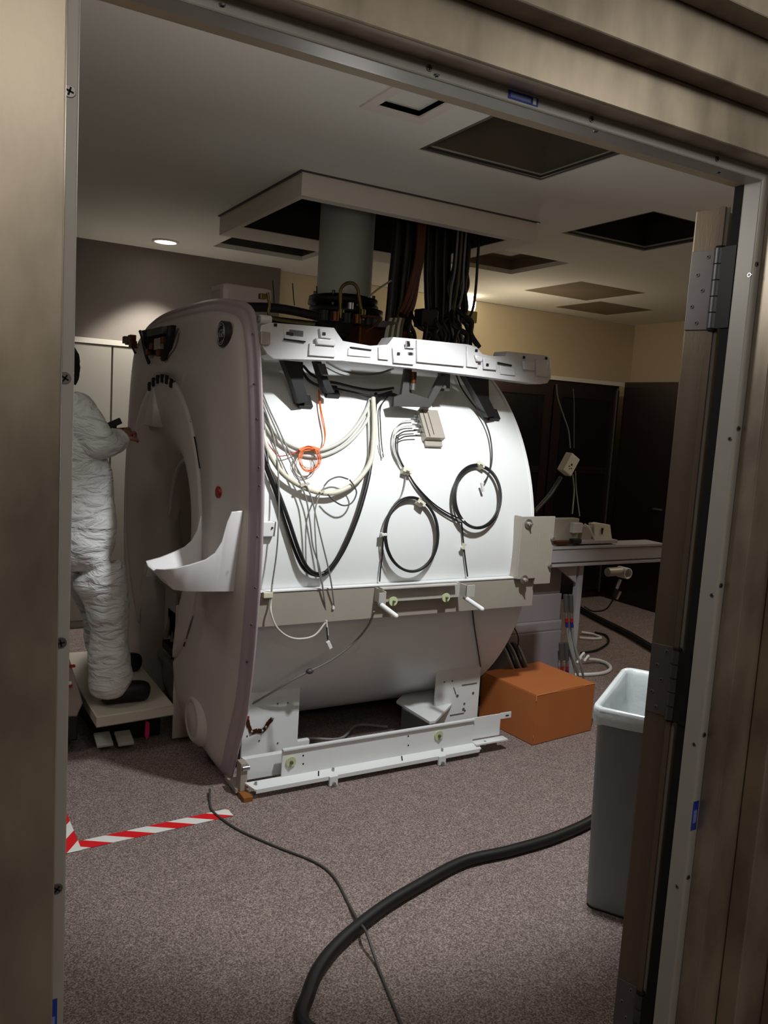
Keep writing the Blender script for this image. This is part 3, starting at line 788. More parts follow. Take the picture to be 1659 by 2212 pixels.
# mid-height band and its fittings
b = MB(); b.use(m_bare)
zt, zb = .868, .722
b.box((1.19, 3.022, zb), (2.62, 3.034, zt), .001)
b.use(m_white).box((1.19, 3.018, zt-.004), (2.62, 3.05, zt+.001))
band = b.build('side_band', None, mri); band['label'] = 'grey sheet-metal band along the barrel'
b = MB(); b.use(m_bare)
q0 = PY(1134, 1118, 3.0); q1 = PY(1196, 1262, 3.0)
b.box((2.49, 2.992, .865), (2.60, 3.004, 1.165), .002).box((2.60, 2.992, .835), (2.695, 3.004, 1.165), .002).box((2.49, 3.004, .865), (2.50, 3.05, 1.165))
q_ = b.build('rear_bracket', None, mri); q_['label'] = 'grey plate bracket at the rear corner'
for (x, y) in ((1141, 1131), (1132, 1252)):
    q = PY(x, y, 2.99); b = MB(); b.use(m_steel).cyl(q, q+Vector((0, -.005, 0)), .022, 20).use(m_bare).cyl(q+Vector((0, -.005, 0)), q+Vector((0, -.018, 0)), .010, 6).use(m_steel).cyl(q+Vector((0, -.018, 0)), q+Vector((0, -.03, 0)), .005, 8)
    b.build('bolt', None, q_)
for (x, y) in ((1186, 1222), (1192, 1164)):
    q = PY(x, y, 2.99); b = MB(); b.use(m_steel).cyl(q, q+Vector((0, -.014, 0)), .009, 12); b.build('bolt', None, q_)
# pin bracket on the band
q0 = PY(822, 1290, 2.97); q1 = PY(985, 1278, 2.97); zz0, zz1 = PY(822, 1320, 2.97).z, q0.z
b = MB(); b.use(m_alu)
b.box((q0.x, 2.985, .800), (q1.x, 2.992, .868), .001).box((q0.x, 2.955, .862), (q1.x, 2.992, .868), .001)
b.box((q0.x-.03, 2.93, .795), (q0.x, 2.936, .855), .001).box((q0.x-.002, 2.93, .8), (q0.x+.004, 3.02, .86))
b.box((q1.x, 2.985, .8), (q1.x+.03, 2.992, .868), .001).box((q1.x+.03, 2.93, .81), (q1.x+.036, 3.02, .865)).box((q1.x+.03, 2.93, .81), (q1.x+.075, 2.936, .865), .001)
pb_ = b.build('pin_bracket', None, band)
for (x, y) in ((848, 1298), (962, 1290)):
    q = PY(x, y, 2.984); b = MB(); b.use(m_green).cyl(q, q+Vector((0, -.008, 0)), .021, 20).use(m_print).cyl(q+Vector((0, -.008, 0)), q+Vector((0, -.02, 0)), .005, 8); b.build('nylon_washer', None, pb_)
for (x, y, x2, y2) in ((819, 1303, 850, 1322), (1003, 1290, 1034, 1306)):
    q = PY(x, y, 2.93); e = PY(x2, y2, 2.80)
    d = Vector((.02, -.11, -.03)); 
    b = MB(); b.use(m_steel).cyl(q, q+d*.15, .010, 12).use(m_whitep).tube([q+d*.15, q+d*.6, q+d], .0105, 12, 4).ball(q+d, .0105, 10); b.build('white_pin', None, pb_)
# front flange strip & latch at left of barrel
b = MB(); b.use(m_white); q = PC(583, 1136, .01); b.box((1.19, 3.02, q.z-.04), (q.x+.018, 3.05, q.z+.02), .004); b.box((1.185, 3.03, .9), (1.2, 3.045, 1.35))
b.use(m_dark).cyl((q.x, 3.02, q.z-.004), (q.x, 3.015, q.z-.004), .004, 8); build_each(b, 'edge_latch', None, mri)

# legs
def leg(x0, x1, ztop, lab):
    b = MB(); b.use(m_white)
    prof_ = [(3.29, .02), (3.29, ztop), (3.302, ztop), (3.302, .02)]
    b.prism([(x0, y, z) for y, z in prof_], (x1-x0, 0, 0))
    o = b.build('support_leg', None, mri); o['label'] = lab; return o
l1 = leg(1.255, 1.525, .36, 'left support leg with scraped paint')
l2 = leg(2.275, 2.545, .36, 'right support leg with scraped paint')
b = MB(); b.use(m_copper)       # torn adhesive on the left leg
pts = [(533, 1553), (538, 1570), (543, 1582), (556, 1578), (566, 1580), (574, 1572), (580, 1560), (588, 1553)]
Q = [PY(x, y, 3.2885) for x, y in pts]
for i in range(len(Q)-1):
    n = (Q[i+1]-Q[i]).cross(Vector((0, 1, 0))).normalized()
    w = .006+.006*random.random(); w2 = .006+.006*random.random()
    b.prism([Q[i]+n*w, Q[i+1]+n*w2, Q[i+1]-n*w, Q[i]-n*w2], (0, -.002, 0))
b.use(m_redm).box((Q[0].x-.006, 3.284, Q[0].z-.004), (Q[0].x+.01, 3.29, Q[0].z+.012))
b.use(m_steel)
for i in (2, 4, 5, 7): b.ball(Q[i]+Vector((0, -.004, .004)), .007, 8)
b.use(m_print)
for x, y in ((600, 1520), (622, 1518), (534, 1590), (560, 1600), (600, 1605)): q = PY(x, y, 3.2885); b.cyl(q, q+Vector((0, -.001, 0)), .004, 8)
build_each(b, 'torn_adhesive', None, l1)
b = MB(); b.use(m_print)
for x, y, r in ((960, 1473, .005), (977, 1471, .005), (988, 1503, .008), (1022, 1497, .007), (1003, 1520, .006), (1001, 1532, .008), (1004, 1535, .006)):
    q = PY(x, y, 3.2885); b.cyl(q, q+Vector((0, -.001, 0)), r, 7)
for (a_, c_) in (((998, 1480), (1030, 1475)), ((972, 1545), (1002, 1540)), ((980, 1485), (985, 1500))):
    b.tube([PY(*a_, 3.288), PY(*c_, 3.288)], .0022, 4, 0)
build_each(b, 'scrape_mark', None, l2)
b = MB(); b.use(m_white).prism([PZ(x, y, .15) for x, y in ((856, 1519), (928, 1564), (940, 1562), (1000, 1500), (990, 1470), (880, 1495))], (0, 0, .012)); b.build('gusset', None, mri)
g0, g1 = PZ(868, 1530, .15), PZ(930, 1566, .15)
b = MB(); b.use(m_dkgrey).prism([g0, g1, g1+Vector((0, 0, -.13)), g0+Vector((0, 0, -.13))], (.01, .01, 0)); b.build('gusset_web', None, mri)
b = MB(); b.use(m_white).box((1.525, 3.295, .055), (1.59, 3.32, .09), .006); b.build('leg_stub', None, mri)
# floor rail
b = MB(); b.use(m_white)
WX0, WX1 = 1.345, 2.34
b.box((WX0, 3.045, .045), (WX1, 3.053, .175), .002)
b.box((1.19, 3.09, .045), (1.44, 3.118, .14), .002)
b.prism([(1.21, 3.0, .036), (1.185, 3.05, .048), (WX1+.02, 3.05, .048), (WX1+.02, 3.0, .036)], (0, 0, .008))
b.box((1.215, 2.996, .026), (WX1+.01, 3.002, .044), .001)
b.box((WX0, 3.035, .170), (WX1, 3.053, .178), .001)
# rear extension
b.box((WX1, 3.05, .07), (2.505, 3.056, .178), .001).box((2.505, 3.05, .15), (2.57, 3.056, .18), .001).box((WX1, 3.01, .052), (2.53, 3.056, .060), .001)
rail = b.build('floor_rail', None, mri); rail['label'] = 'long white rail along the bottom of the scanner'
b = MB(); b.use(m_gap).box((2.535, 3.048, .162), (2.555, 3.0502, .167)); 
for (x, y) in ((655, 1632), (655, 1650), (882, 1590), (882, 1610)): q = PY(x, y, 3.0448); b.cyl(q, q+Vector((0, -.001, 0)), .004, 8)
for x in (1.50, 1.92): b.prism([(x, 3.01, .0475), (x+.006, 3.01, .0475), (x+.02, 3.04, .0545), (x+.014, 3.04, .0545)], (0, 0, .001))
build_each(b, 'rail_slot', None, rail)
for (x, y) in ((628, 1645), (947, 1588)):
    q = PY(x, y, 3.044); b = MB(); b.use(m_green).cyl(q, q+Vector((0, -.006, 0)), .023, 20).use(m_print).cyl(q+Vector((0, -.006, 0)), q+Vector((0, -.016, 0)), .007, 8); b.build('nylon_washer', None, rail)
for px, py in ((727, 1690), (963, 1640)):
    q = PY(px, py, 2.96); x = q.x
    b = MB(); b.use(m_white).box((x-.02, 2.985, .002), (x+.02, 2.997, .045), .002).use(m_steel).cyl((x, 2.985, .014), (x, 2.976, .014), .008, 10).cyl((x, 2.99, .0), (x, 2.99, .006), .016, 12); b.build('rail_foot', None, rail)
for x, y in ((548, 1690), (714, 1660), (944, 1615), (1038, 1600)):
    q = PZ(x, y, .05); b = MB(); b.use(m_steel).cyl((q.x, 3.028, .04), (q.x, 3.028, .062), .006, 10); b.build('bolt', None, rail)
# front corner hardware at the foot of the cover
b = MB(); b.use(m_bare).box((1.165, 3.05, .02), (1.195, 3.1, .14), .003).use(m_steel).cyl((1.17, 3.05, .12), (1.2, 3.05, .12), .012, 12).use(m_bare).box((1.15, 3.06, .012), (1.19, 3.2, .03)).use(m_amber).box((1.16, 2.99, .001), (1.2, 3.06, .02), .002)
build_each(b, 'corner_hardware', None, mri)
# shadowed steel cross beam and wires under the barrel
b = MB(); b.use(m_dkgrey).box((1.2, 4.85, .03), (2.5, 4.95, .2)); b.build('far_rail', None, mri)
cable('floor_wire', [(1.45, 3.35, .02), (1.6, 3.45, .03), (1.8, 3.4, .02), (1.95, 3.5, .03), (2.1, 3.45, .02)], .007, m_grey, 'grey wire lying in the dark beneath the barrel')

# turret, quench pipe
pipe = thing('quench_pipe', (2.01, 4.04, 2.2), 'thick grey vertical pipe from the scanner up into the ceiling', 'pipe')
b = MB(); b.lathe([(2.215, .146), (3.2, .146)], (2.01, 4.04), 'Z', 48); b.build('pipe_sleeve', m_pipe, pipe)
b = MB(); b.use(m_dark).lathe([(2.21, .15), (2.205, .185), (2.165, .19), (2.16, .1)], (2.01, 4.04), 'Z', 32).lathe([(2.15, .1), (2.15, .2), (2.11, .2), (2.11, .1)], (2.03, 4.04), 'Z', 24).lathe([(2.11, .1), (1.97, .1)], (2.03, 4.04), 'Z', 24)
b.use(m_hbar)
for k in range(8): a = k*PI/4; b.cyl((2.01+.168*math.cos(a), 4.04+.168*math.sin(a), 2.10), (2.01+.168*math.cos(a), 4.04+.168*math.sin(a), 2.225), .009, 8)
b.build('pipe_flange', None, mri)
tur = b = MB(); b.use(m_dark).box((1.36, 3.86, 1.97), (1.82, 4.1, 2.05), .01)
b.tube([(1.33, 3.75, 2.06), (1.55, 3.75, 2.075), (1.9, 3.72, 2.04)], .022, 8)
b.use(m_copper).box((1.86, 3.55, 1.90), (2.16, 3.70, 2.02), .01)
b.use(m_blackp).box((1.78, 3.65, 1.98), (2.20, 4.2, 2.06), .01)
b.use(m_dkgrey).cyl((2.0, 3.6, 2.02), (2.0, 3.6, 2.05), .10, 20)
tur = b.build('service_turret', None, mri); tur['label'] = 'dark service turret on top of the barrel'
def tb(pts, Y, r, m, name, parent=tur):
    b = MB(); b.tube([PY(x, y, Y) for x, y in pts], r, 8, 5); return b.build(name, m, parent)
tb([(736, 680), (735, 640), (738, 622), (750, 612), (764, 613), (773, 625), (776, 645), (782, 680)], 3.55, .0085, m_brass, 'brass_loop')
tb([(782, 683), (808, 684), (820, 690), (806, 706), (792, 714)], 3.5, .006, m_copper, 'copper_pipe')
tb([(578, 632), (582, 660), (580, 676), (590, 688), (640, 696), (680, 700)], 3.4, .007, m_brass, 'copper_pipe')
tb([(589, 606), (591, 632), (592, 655)], 3.6, .0025, m_gap, 'rod')
tb([(632, 612), (634, 640), (636, 660)], 3.6, .0025, m_gap, 'rod')
tb([(684, 618), (685, 645)], 3.6, .003, m_gap, 'rod')
tb([(795, 642), (820, 622), (845, 606)], 3.7, .005, m_bare, 'stay_rod')
b = MB(); b.use(m_brass); q = PY(568, 640, 3.5); b.box((q.x-.015, 3.49, q.z-.012), (q.x+.015, 3.52, q.z+.012), .004); b.build('brass_fitting', None, tur)
b = MB(); b.use(m_brass)
for x in (736, 783): q = PY(x, 678, 3.55); b.cyl(q-Vector((0, 0, .02)), q+Vector((0, 0, .02)), .016, 10)
q = PY(757, 668, 3.53); b.use(m_steel).cyl(q, q+Vector((0, 0, .03)), .014, 10); build_each(b, 'valve', None, tur)
for k in range(5):
    q = PY(700+k*24, 676+k*3, 3.52)
    b = MB(); b.use(m_copper if k % 2 else m_dark).cyl(q-Vector((0, 0, .03)), q+Vector((0, 0, .012)), .02, 10); b.build('turret_fitting', None, tur)

# ------------------------------------------------------------------ hanging cable bundle from the ceiling opening
G = 'cables hanging from the ceiling opening'
def hang(name, pts, r, m, label, Y=3.8, grp=None, dz=.25):
    P = [PY(x, y, Y) for x, y in pts]
    P[0] = P[0]+Vector((0, 0, dz))
    return cable(name, P, r, m, label, grp)
bl = 'black cable in the bundle hanging from the ceiling opening'
k = 0
for i in range(7):       # left thick bundle
    s = i*7.5
    hang('hanging_cable', [(862+s, 470), (856+s, 540), (850+s*1.0, 600), (846+s*.95, 650), (842+s*.75, 690), (838+s*.75, 715)], .027, m_cable, bl, 3.75+.03*(i % 3), G)
for i in range(3):
    s = i*9
    hang('brown_cable', [(905+s*.5, 480), (902+s*.6, 540), (890+s*.7, 600), (876+s, 650), (858+s*1.2, 690), (846+s*1.4, 735)], .013, m_brownc, 'rust-brown cable crossing the left black hanging bundle', 3.70, 'rust-brown cables in the hanging bundle')
for i in range(8):       # middle bundles
    s = i*6
    hang('hanging_cable', [(925+s, 490), (924+s, 560), (924+s, 620), (926+s*.9, 670), (930+s*.8, 700), (928+s*1.1, 745)], .021, m_cable, bl, 3.78+.02*(i % 3), G)
for i in range(8):       # right loose cables
    s = i*4.5
    e = random.uniform(-16, 16)
    hang('hanging_cable', [(985+s, 490), (980+s+e*.3, 560), (968+s*1.3, 620), (962+s*1.2+e, 670), (960+s*1.3-e*.5, 705), (958+s*1.8, 750)], random.choice((.010, .013, .016)), m_cable, bl, 3.74+.03*(i % 3), G)
for i in range(3):
    s = i*9
    hang('grey_cable', [(990+s, 500), (984+s, 570), (975+s*1.4, 625), (972+s, 680), (982+s, 740)], .006, m_grey if i != 1 else m_olive, 'thin %s cable among the right-hand hanging cables' % ('grey' if i != 1 else 'olive'), 3.66, 'thin grey cables in the hanging bundle' if i != 1 else None)
hang('looping_cable', [(1034, 505), (1032, 560), (1028, 620), (1022, 665), (1012, 690), (1003, 700)], .0075, m_cable, 'single black cable curving down at the bundle\'s right edge', 3.7)
for i in range(12):      # tangle on top of the barrel
    x0 = 868+i*12
    P = [PY(x0+random.uniform(-10, 10), 672+random.uniform(-6, 14), 3.66), PY(x0+random.uniform(0, 30), 700+random.uniform(-8, 8), 3.58), PY(x0+15+random.uniform(-10, 25), 722, 3.55), PY(x0+30+random.uniform(-20, 20), 750, 3.5)]
    cable('tangled_cable', P, random.choice((.008, .011, .014)), random.choice((m_cable, m_cable, m_blackp)), 'short black cable end in the tangle on top of the barrel', 'cable ends tangled on top of the barrel')
b = MB(); q = PY(925, 690, 3.6); b.use(m_blackp).box((q.x-.05, 3.58, q.z-.04), (q.x+.05, 3.66, q.z+.05), .008); tag(b.build('cable_connector', None), 'black block connector in the cable tangle', 'connector')
for i in range(6):
    P = [PY(845+i*5, 690, 3.55), PY(838+i*5.5, 710, 3.5), PY(832+i*6, 742, 3.45)]
    cable('sheathed_cable', P, .011, m_olive if i % 2 else m_lgrey, 'frayed grey-green cable sheath under the brown cables', 'frayed cable sheaths on the barrel')

# ------------------------------------------------------------------ cables on the barrel
def vc(pts, off): return [PC(x, y, (off[i] if isinstance(off, (list, tuple)) else off)) for i, (x, y) in enumerate(pts)]
def vcable(name, pts, r, m, label, off=.012, grp=None): return cable(name, vc(pts, max(off, r+.001)), r, m, label, grp)
vcable('black_loop_cable', [(566, 960), (580, 1010), (600, 1060), (624, 1125), (646, 1190), (664, 1226), (686, 1240), (708, 1232), (738, 1190), (768, 1125), (786, 1070), (797, 1025), (805, 970), (809, 900), (812, 850)], .0085, m_cable, 'thick black cable hanging in a deep V loop', .03)
vcable('black_loop_cable', [(566, 975), (576, 1015), (594, 1062), (616, 1130), (640, 1198), (660, 1232), (690, 1243), (714, 1230), (744, 1186), (772, 1120), (790, 1060), (799, 1020)], .0075, m_cable, 'second black cable just outside the thick V loop', .018)
vcable('cream_hose', [(566, 930), (580, 975), (610, 1022), (650, 1050), (690, 1064), (725, 1064), (760, 1048), (786, 1022), (802, 992), (807, 950), (808, 900), (806, 860)], .011, m_cream, 'thick cream hose hanging in a wide U', .036)
vcable('pale_hose', [(564, 885), (590, 930), (622, 958), (662, 972), (702, 970), (742, 950), (772, 918), (792, 885), (800, 862)], .0085, m_lgrey, 'translucent pale hose in a shallow upper loop', .014)
vcable('pale_hose', [(566, 910), (590, 945), (622, 970), (662, 985), (702, 983), (745, 962), (778, 930), (797, 898), (804, 870)], .0075, m_lgrey, 'lower of the two translucent pale hoses', .012)
vcable('pale_cable', [(798, 992), (797, 940), (796, 890), (802, 850)], .006, m_lgrey, 'pale cable running up beside the cream hose', .012)
vcable('grey_wire', [(563, 838), (580, 880), (598, 918), (616, 958), (638, 1004), (660, 1045), (674, 1080), (686, 1130), (698, 1180), (710, 1230), (718, 1275), (722, 1310)], .0032, m_grey, 'long grey wire dangling furthest right of the left wires', .05)
vcable('grey_wire', [(563, 850), (584, 900), (606, 950), (630, 1005), (650, 1048), (662, 1080), (670, 1130), (676, 1180), (690, 1225), (700, 1290), (706, 1340)], .0034, m_grey, 'grey wire ending in a white plug below the band', .046)
vcable('grey_wire', [(700, 1052), (688, 1075), (680, 1110), (682, 1170), (688, 1230), (696, 1262)], .003, m_grey, 'short grey wire hanging under the cream hose', .05)
vcable('grey_wire', [(565, 865), (584, 920), (596, 970), (602, 1040), (602, 1120), (598, 1190), (588, 1262)], .0034, m_grey, 'grey wire dropping along the barrel\'s left edge', .05)
vcable('grey_wire', [(566, 880), (574, 940), (580, 1000)], .0032, m_grey, 'short grey wire tucked at the cover edge', .04)
P = vc([(588, 1262), (585, 1300)], .05)+[PY(586, 1325, 2.99), PY(598, 1355, 2.98), PY(622, 1375, 2.98), (PY(650, 1380, 2.98)), PY(680, 1372, 2.98), PY(703, 1345, 2.985)]
b = MB(); b.tube(P, .0042, 8, 6); tag(b.build('ribbon_cable', m_lgrey), 'pale ribbon cable looping below the grey band', 'cable')
b = MB(); b.use(m_whitep).tube([PY(705, 1340, 2.985), PY(708, 1372, 2.985)], .004, 8, 0); b.use(m_gap).tube([PY(706, 1355, 2.982), PY(708, 1382, 2.982)], .003, 6, 0)
b.use(m_whitep); q = PY(711, 1393, 2.98); b.obox(q, ((1, 0, .5), (0, 1, 0), (-.5, 0, 1)), (.008, .006, .018), .002); tag(b.build('white_plug', None), 'small white plug dangling below the band', 'plug')
b = MB(); b.use(m_whitep); q = PC(720, 1312, .05); b.obox(q, ((1, 0, 0), (0, 1, 0), (0, 0, 1)), (.005, .004, .008), .001); tag(b.build('wire_tip', None), 'small pale connector at the rightmost grey wire\'s end', 'connector')
# grey curl
vcable('grey_curl', [(700, 1050), (712, 1037), (732, 1030), (752, 1035)], .0032, m_dkgrey, 'grey wire end curling above the cream hose', .055)
vcable('grey_curl', [(708, 1068), (722, 1082), (742, 1092), (760, 1086), (770, 1066), (765, 1050), (755, 1036)], .0032, m_dkgrey, 'grey wire loop curling below the cream hose', .055)
# orange wire coil
b = MB(); b.use(m_orange)
for k in range(6):
    cx_, cy_ = 668+random.uniform(-3, 3), 990+random.uniform(-3, 4); rx, ry = 21+random.uniform(-4, 4), 26+random.uniform(-5, 4)
    pts = [(cx_+rx*math.cos(a), cy_+ry*math.sin(a)) for a in [2*PI*j/16 for j in range(17)]]
    b.tube(vc(pts, .03+.004*k), .0017, 6, 2)
for k in range(9): b.tube(vc([(646+k, 972+k % 3), (656, 966+k), (672, 964+k), (692-k, 970+k % 4)], .04), .0026, 6, 3)
oc = b.build('wire_coil', None); tag(oc, 'small coil of orange wire tied to the pale hoses', 'wire')
vcable('orange_wire', [(688, 842), (690, 870), (695, 905), (701, 935), (700, 958), (690, 972)], .0024, m_orange, 'orange wire dropping from the top panel to the coil', .02)
vcable('orange_wire', [(690, 845), (693, 880), (700, 915), (703, 940), (699, 962)], .0022, m_orange, 'second orange wire beside the one dropping to the coil', .024)
vcable('red_wire', [(568, 930), (578, 955), (592, 976), (602, 985), (625, 982), (650, 972)], .0024, m_red, 'red wire from the cover edge to the orange coil', .03)
# black wires at top
vcable('black_wire', [(655, 790), (672, 808), (700, 822), (730, 828), (770, 838), (810, 843), (850, 838)], .006, m_cable, 'upper black cable strung beneath the top panel', .03)
vcable('black_wire', [(652, 800), (668, 822), (696, 836), (726, 840), (764, 848), (806, 856), (846, 846)], .006, m_cable, 'lower black cable strung beneath the top panel', .03)
vcable('grey_wire', [(705, 782), (740, 800), (780, 808), (820, 806), (850, 796)], .005, m_grey, 'grey cable sagging just under the top panel', .03)
vcable('black_wire', [(812, 870), (826, 856), (845, 852), (862, 858)], .009, m_cable, 'short thick black cable behind the zigzag bracket', .02)
vcable('thin_wire', [(838, 856), (822, 880), (822, 920), (824, 955), (828, 988)], .0028, m_cable, 'thin black twin wire hanging beside the cream hose', .02)
vcable('thin_wire', [(820, 955), (824, 975), (831, 984)], .002, m_whitep, 'stripped wire ends below the thin twin wire', .02)
vcable('curved_wire', [(985, 808), (996, 836), (1016, 866), (1040, 898), (1055, 930), (1062, 965), (1062, 1000), (1054, 1028), (1046, 1042)], .0036, m_cable, 'thin black wire curving down to a white plug in the right coil', .03)
b = MB(); b.use(m_whitep); q = PC(1042, 1052, .03); b.obox(q, ((1, 0, .3), (0, 1, 0), (-.3, 0, 1)), (.006, .005, .022), .002); tag(b.build('white_plug', None), 'small white plug inside the right-hand cable coil', 'plug')
# junction wires
for k in range(4):
    y = 908+k*11
    vcable('pale_wire', [(892+k*3, y), (872+k, y+2), (856+k*2, y+14-k*2), (848+k*4, 945), (850+k*3, 975), (862+k*2, 1000), (876+k, 1018)], .0030, m_lgrey if k < 2 else m_cable, ('pale' if k < 2 else 'black')+' wire from the grey junction block to the cable clip', .018+.003*k, 'wires from the grey junction block' if False else ('pale wires of the junction block' if k < 2 else 'black wires of the junction block'))
vcable('coil_lead', [(880, 1020), (900, 1050), (930, 1082), (960, 1104), (996, 1122)], .0034, m_cable, 'upper of two black leads from the clip to the right coil', .014)
vcable('coil_lead', [(882, 1024), (902, 1056), (932, 1088), (962, 1110), (998, 1130)], .0034, m_cable, 'lower of two black leads from the clip to the right coil', .014)
vcable('coil_lead', [(877, 1024), (874, 1048), (866, 1072), (850, 1092), (838, 1120)], .003, m_grey, 'grey lead from the clip to the left coil', .014)
def coil(cx_, cy_, rx, ry, label, n=6):
    b = MB(); b.use(m_cable)
    for k in range(n):
        a0 = random.uniform(0, 6); e = random.uniform(-2.2, 2.2); f = random.uniform(-2.5, 2.5)
        pts = [(cx_+e+(rx+f)*math.cos(a)+.06*rx*math.sin(a)*0, cy_+e*.6+(ry+f)*math.sin(a)) for a in [2*PI*j/28 for j in range(29)]]
        b.tube([PC(x, y, .014+.0035*k+.012*(.5+.5*math.sin(2*PI*j/28))) for j, (x, y) in enumerate(pts)], .0036, 7, 2)
    return tag(b.build('cable_coil', None), label, 'cable coil')
c1 = coil(888, 1154, 57, 80, 'left coil of black cable clipped on the barrel')
c2 = coil(1030, 1072, 50, 68, 'right coil of black cable clipped on the barrel')
def clip(x, y, rot, parent, s=1.0, off=.03, name='cable_clip'):
    q = PC(x, y, off); nrm = Vector((0, q.y-YC, q.z-ZC)).normalized(); tg = nrm.cross(Vector((1, 0, 0))).normalized()
    if tg.z < 0: tg = -tg
    a = Vector((1, 0, 0))*math.cos(rot)+tg*math.sin(rot); c = tg*math.cos(rot)-Vector((1, 0, 0))*math.sin(rot)
    b = MB(); b.use(m_cream).obox(q-nrm*off*.4, (a, nrm, c), (.016*s, off*.55, .012*s), .002).obox(q+nrm*.006, (a, nrm, c), (.020*s, .003, .010*s), .001)
    b.use(m_steel).obox(q+nrm*.010-c*.006, (a, nrm, c), (.008*s, .002, .003*s)); return b.build(name, None, parent)
clip(909, 1086, -.6, c1); clip(1038, 1004, -.5, c2)
for x, y in ((828, 1154),): 
    q = PC(x, y, .03); b = MB(); b.use(m_whitep).obox(q, ((1, 0, 0), (0, 1, 0), (0, 0, 1)), (.012, .012, .006), .002); b.build('white_tie', None, c1)
q = PC(996, 1124, .03); b = MB(); b.use(m_whitep).obox(q, ((1, 0, 0), (0, 1, 0), (0, 0, 1)), (.010, .012, .006), .002); b.build('white_tie', None, c2)
o = clip(879, 1017, -.3, None, 1.1); tag(o, 'cream clip holding the junction wires above the left coil', 'clip')
q = PC(1001, 1180, .02); b = MB(); b.use(m_cream).obox(q, ((1, .0, .6), (0, 1, 0), (-.6, 0, 1)), (.016, .004, .004)).obox(q, ((1, 0, -.2), (0, 1, 0), (.2, 0, 1)), (.006, .006, .014), .001); tag(b.build('tie_clip', None), 'small pale tie clip below the right coil', 'clip')
vcable('drop_wire', [(828, 1160), (826, 1195), (822, 1230), (820, 1256)], .0032, m_cable, 'thin black wire dropping from the left coil to the band', .014)
P = vc([(997, 1128), (1000, 1160), (1004, 1200), (1010, 1245)], .014)
cable('drop_wire', P, .0036, m_cable, 'black wire dropping from the right coil to the band')
vcable('drop_wire', [(1020, 1312), (1024, 1350), (1031, 1395), (1038, 1440)], .0036, m_cable, 'black wire running down below the pin bracket', .010)
cable('sagging_cable', [PY(808, 1322, 2.99)]+vc([(795, 1352), (765, 1388), (725, 1420), (690, 1440), (668, 1450), (630, 1470), (580, 1500), (545, 1520), (529, 1527)], .03), .0048, m_grey, 'grey cable sagging from the pin bracket to the cover foot')
q = PC(669, 1450, .03); b = MB(); b.use(m_dkgrey).ball(q, .014, 10, (1.3, 1, .9)); tag(b.build('cable_ferrite', None), 'small dark lump on the sagging grey cable', 'ferrite')
b = MB(); b.use(m_cream)
for (x, y) in ((652, 1048), (662, 1046), (694, 1062)): q = PC(x, y, .045); b.obox(q, ((1, 0, .4), (0, 1, 0), (-.4, 0, 1)), (.010, .012, .004))
tag(b.build('cable_ties', None), 'pale zip ties round the cream hose', 'zip tie')
b = MB(); b.use(m_cream).obox(PC(578, 1285, .045), ((1, 0, 0), (0, 1, 0), (0, 0, 1)), (.020, .01, .012), .004); tag(b.build('wire_clamp', None), 'pale clamp on the band\'s left end', 'clamp')

# ------------------------------------------------------------------ rear table support and what stands behind
t = thing('rear_table', (3.3, 3.6, 0), 'pale grey rear table rail and pedestal sticking out behind the scanner', 'table')
YR = 3.45
a0, a1 = PY(1195, 1180, YR), PY(1424, 1180, YR); zt_ = .925; zb_ = .815
b = MB(); b.use(m_bare)
mr = mat('rail_paint', (160, 156, 158), .4); b.mats = []; b.use(mr)
b.box((2.70, YR, zb_+.02), (4.06, YR+.05, zt_-.012), .002).box((2.70, YR-.006, zt_-.014), (4.0, YR+.14, zt_), .001).box((2.70, YR-.01, zb_-.004), (4.0, YR+.06, zb_+.012), .002)
b.use(m_dkgrey).box((2.70, YR-.002, zt_-.018), (4.03, YR+.01, zt_-.013)).box((2.7, YR-.003, zb_+.013), (4.03, YR+.01, zb_+.018))
b.build('table_rail', None, t)
mp_ = mat('pedestal_paint', (138, 130, 132), .5)
b = MB(); b.use(mp_)
b.box((2.66, 3.60, .62), (3.33, 3.95, .80), .004).box((2.66, 3.585, .46), (3.33, 3.95, .618), .004).box((2.66, 3.57, .40), (3.34, 3.95, .46), .01).box((2.66, 3.56, .06), (3.33, 3.95, .40), .004)
b.build('pedestal', None, t)
b = MB(); b.use(mr).box((3.37, 3.5, .0), (3.405, 3.54, .815), .002).prism([(3.20, 3.5, .80), (3.35, 3.5, .80), (3.35, 3.5, .70)], (0, .02, 0)); b.build('leg', None, t)
# equipment on the rail
def wb(px0, py0, px1, py1, Y, d, m, bev=.004):
    p = PY(px0, py1, Y); q = PY(px1, py0, Y)
    b = MB(); b.use(m).box((p.x, Y, p.z), (q.x, Y+d, q.z), bev); return b
t2 = thing('cradle_drive', (3.0, 3.6, .92), 'grey and white drive unit lying on the rear table rail', 'machine part')
wb(1198, 1120, 1252, 1168, 3.5, .05, m_bare).build('plate', None, t2)
b = wb(1238, 1130, 1260, 1152, 3.47, .04, m_lgrey); b.build('motor', None, t2)
wb(1256, 1136, 1280, 1166, 3.5, .06, m_bare).build('bearing_block', None, t2)
wb(1252, 1166, 1335, 1176, 3.46, .2, mr).build('base_plate', None, t2)
b = MB(); b.use(m_cream).prism([PY(x, y, 3.5) for x, y in ((1284, 1132), (1296, 1130), (1318, 1134), (1323, 1170), (1284, 1168))], (0, .05, 0), .003)
b.use(m_gap).prism([PY(x, y, 3.497) for x, y in ((1299, 1140), (1304, 1141), (1301, 1156), (1299, 1152))], (0, -.001, 0)); b.build('white_clamp', None, t2)
b = MB(); b.use(m_black); p = PY(1243, 1169, 3.46); b.box((p.x-.03, 3.44, p.z-.012), (p.x+.03, 3.48, p.z+.014), .004).use(m_copper).box((p.x-.13, 3.46, p.z-.02), (p.x-.03, 3.5, p.z), .003); b.build('connector', None, t2)
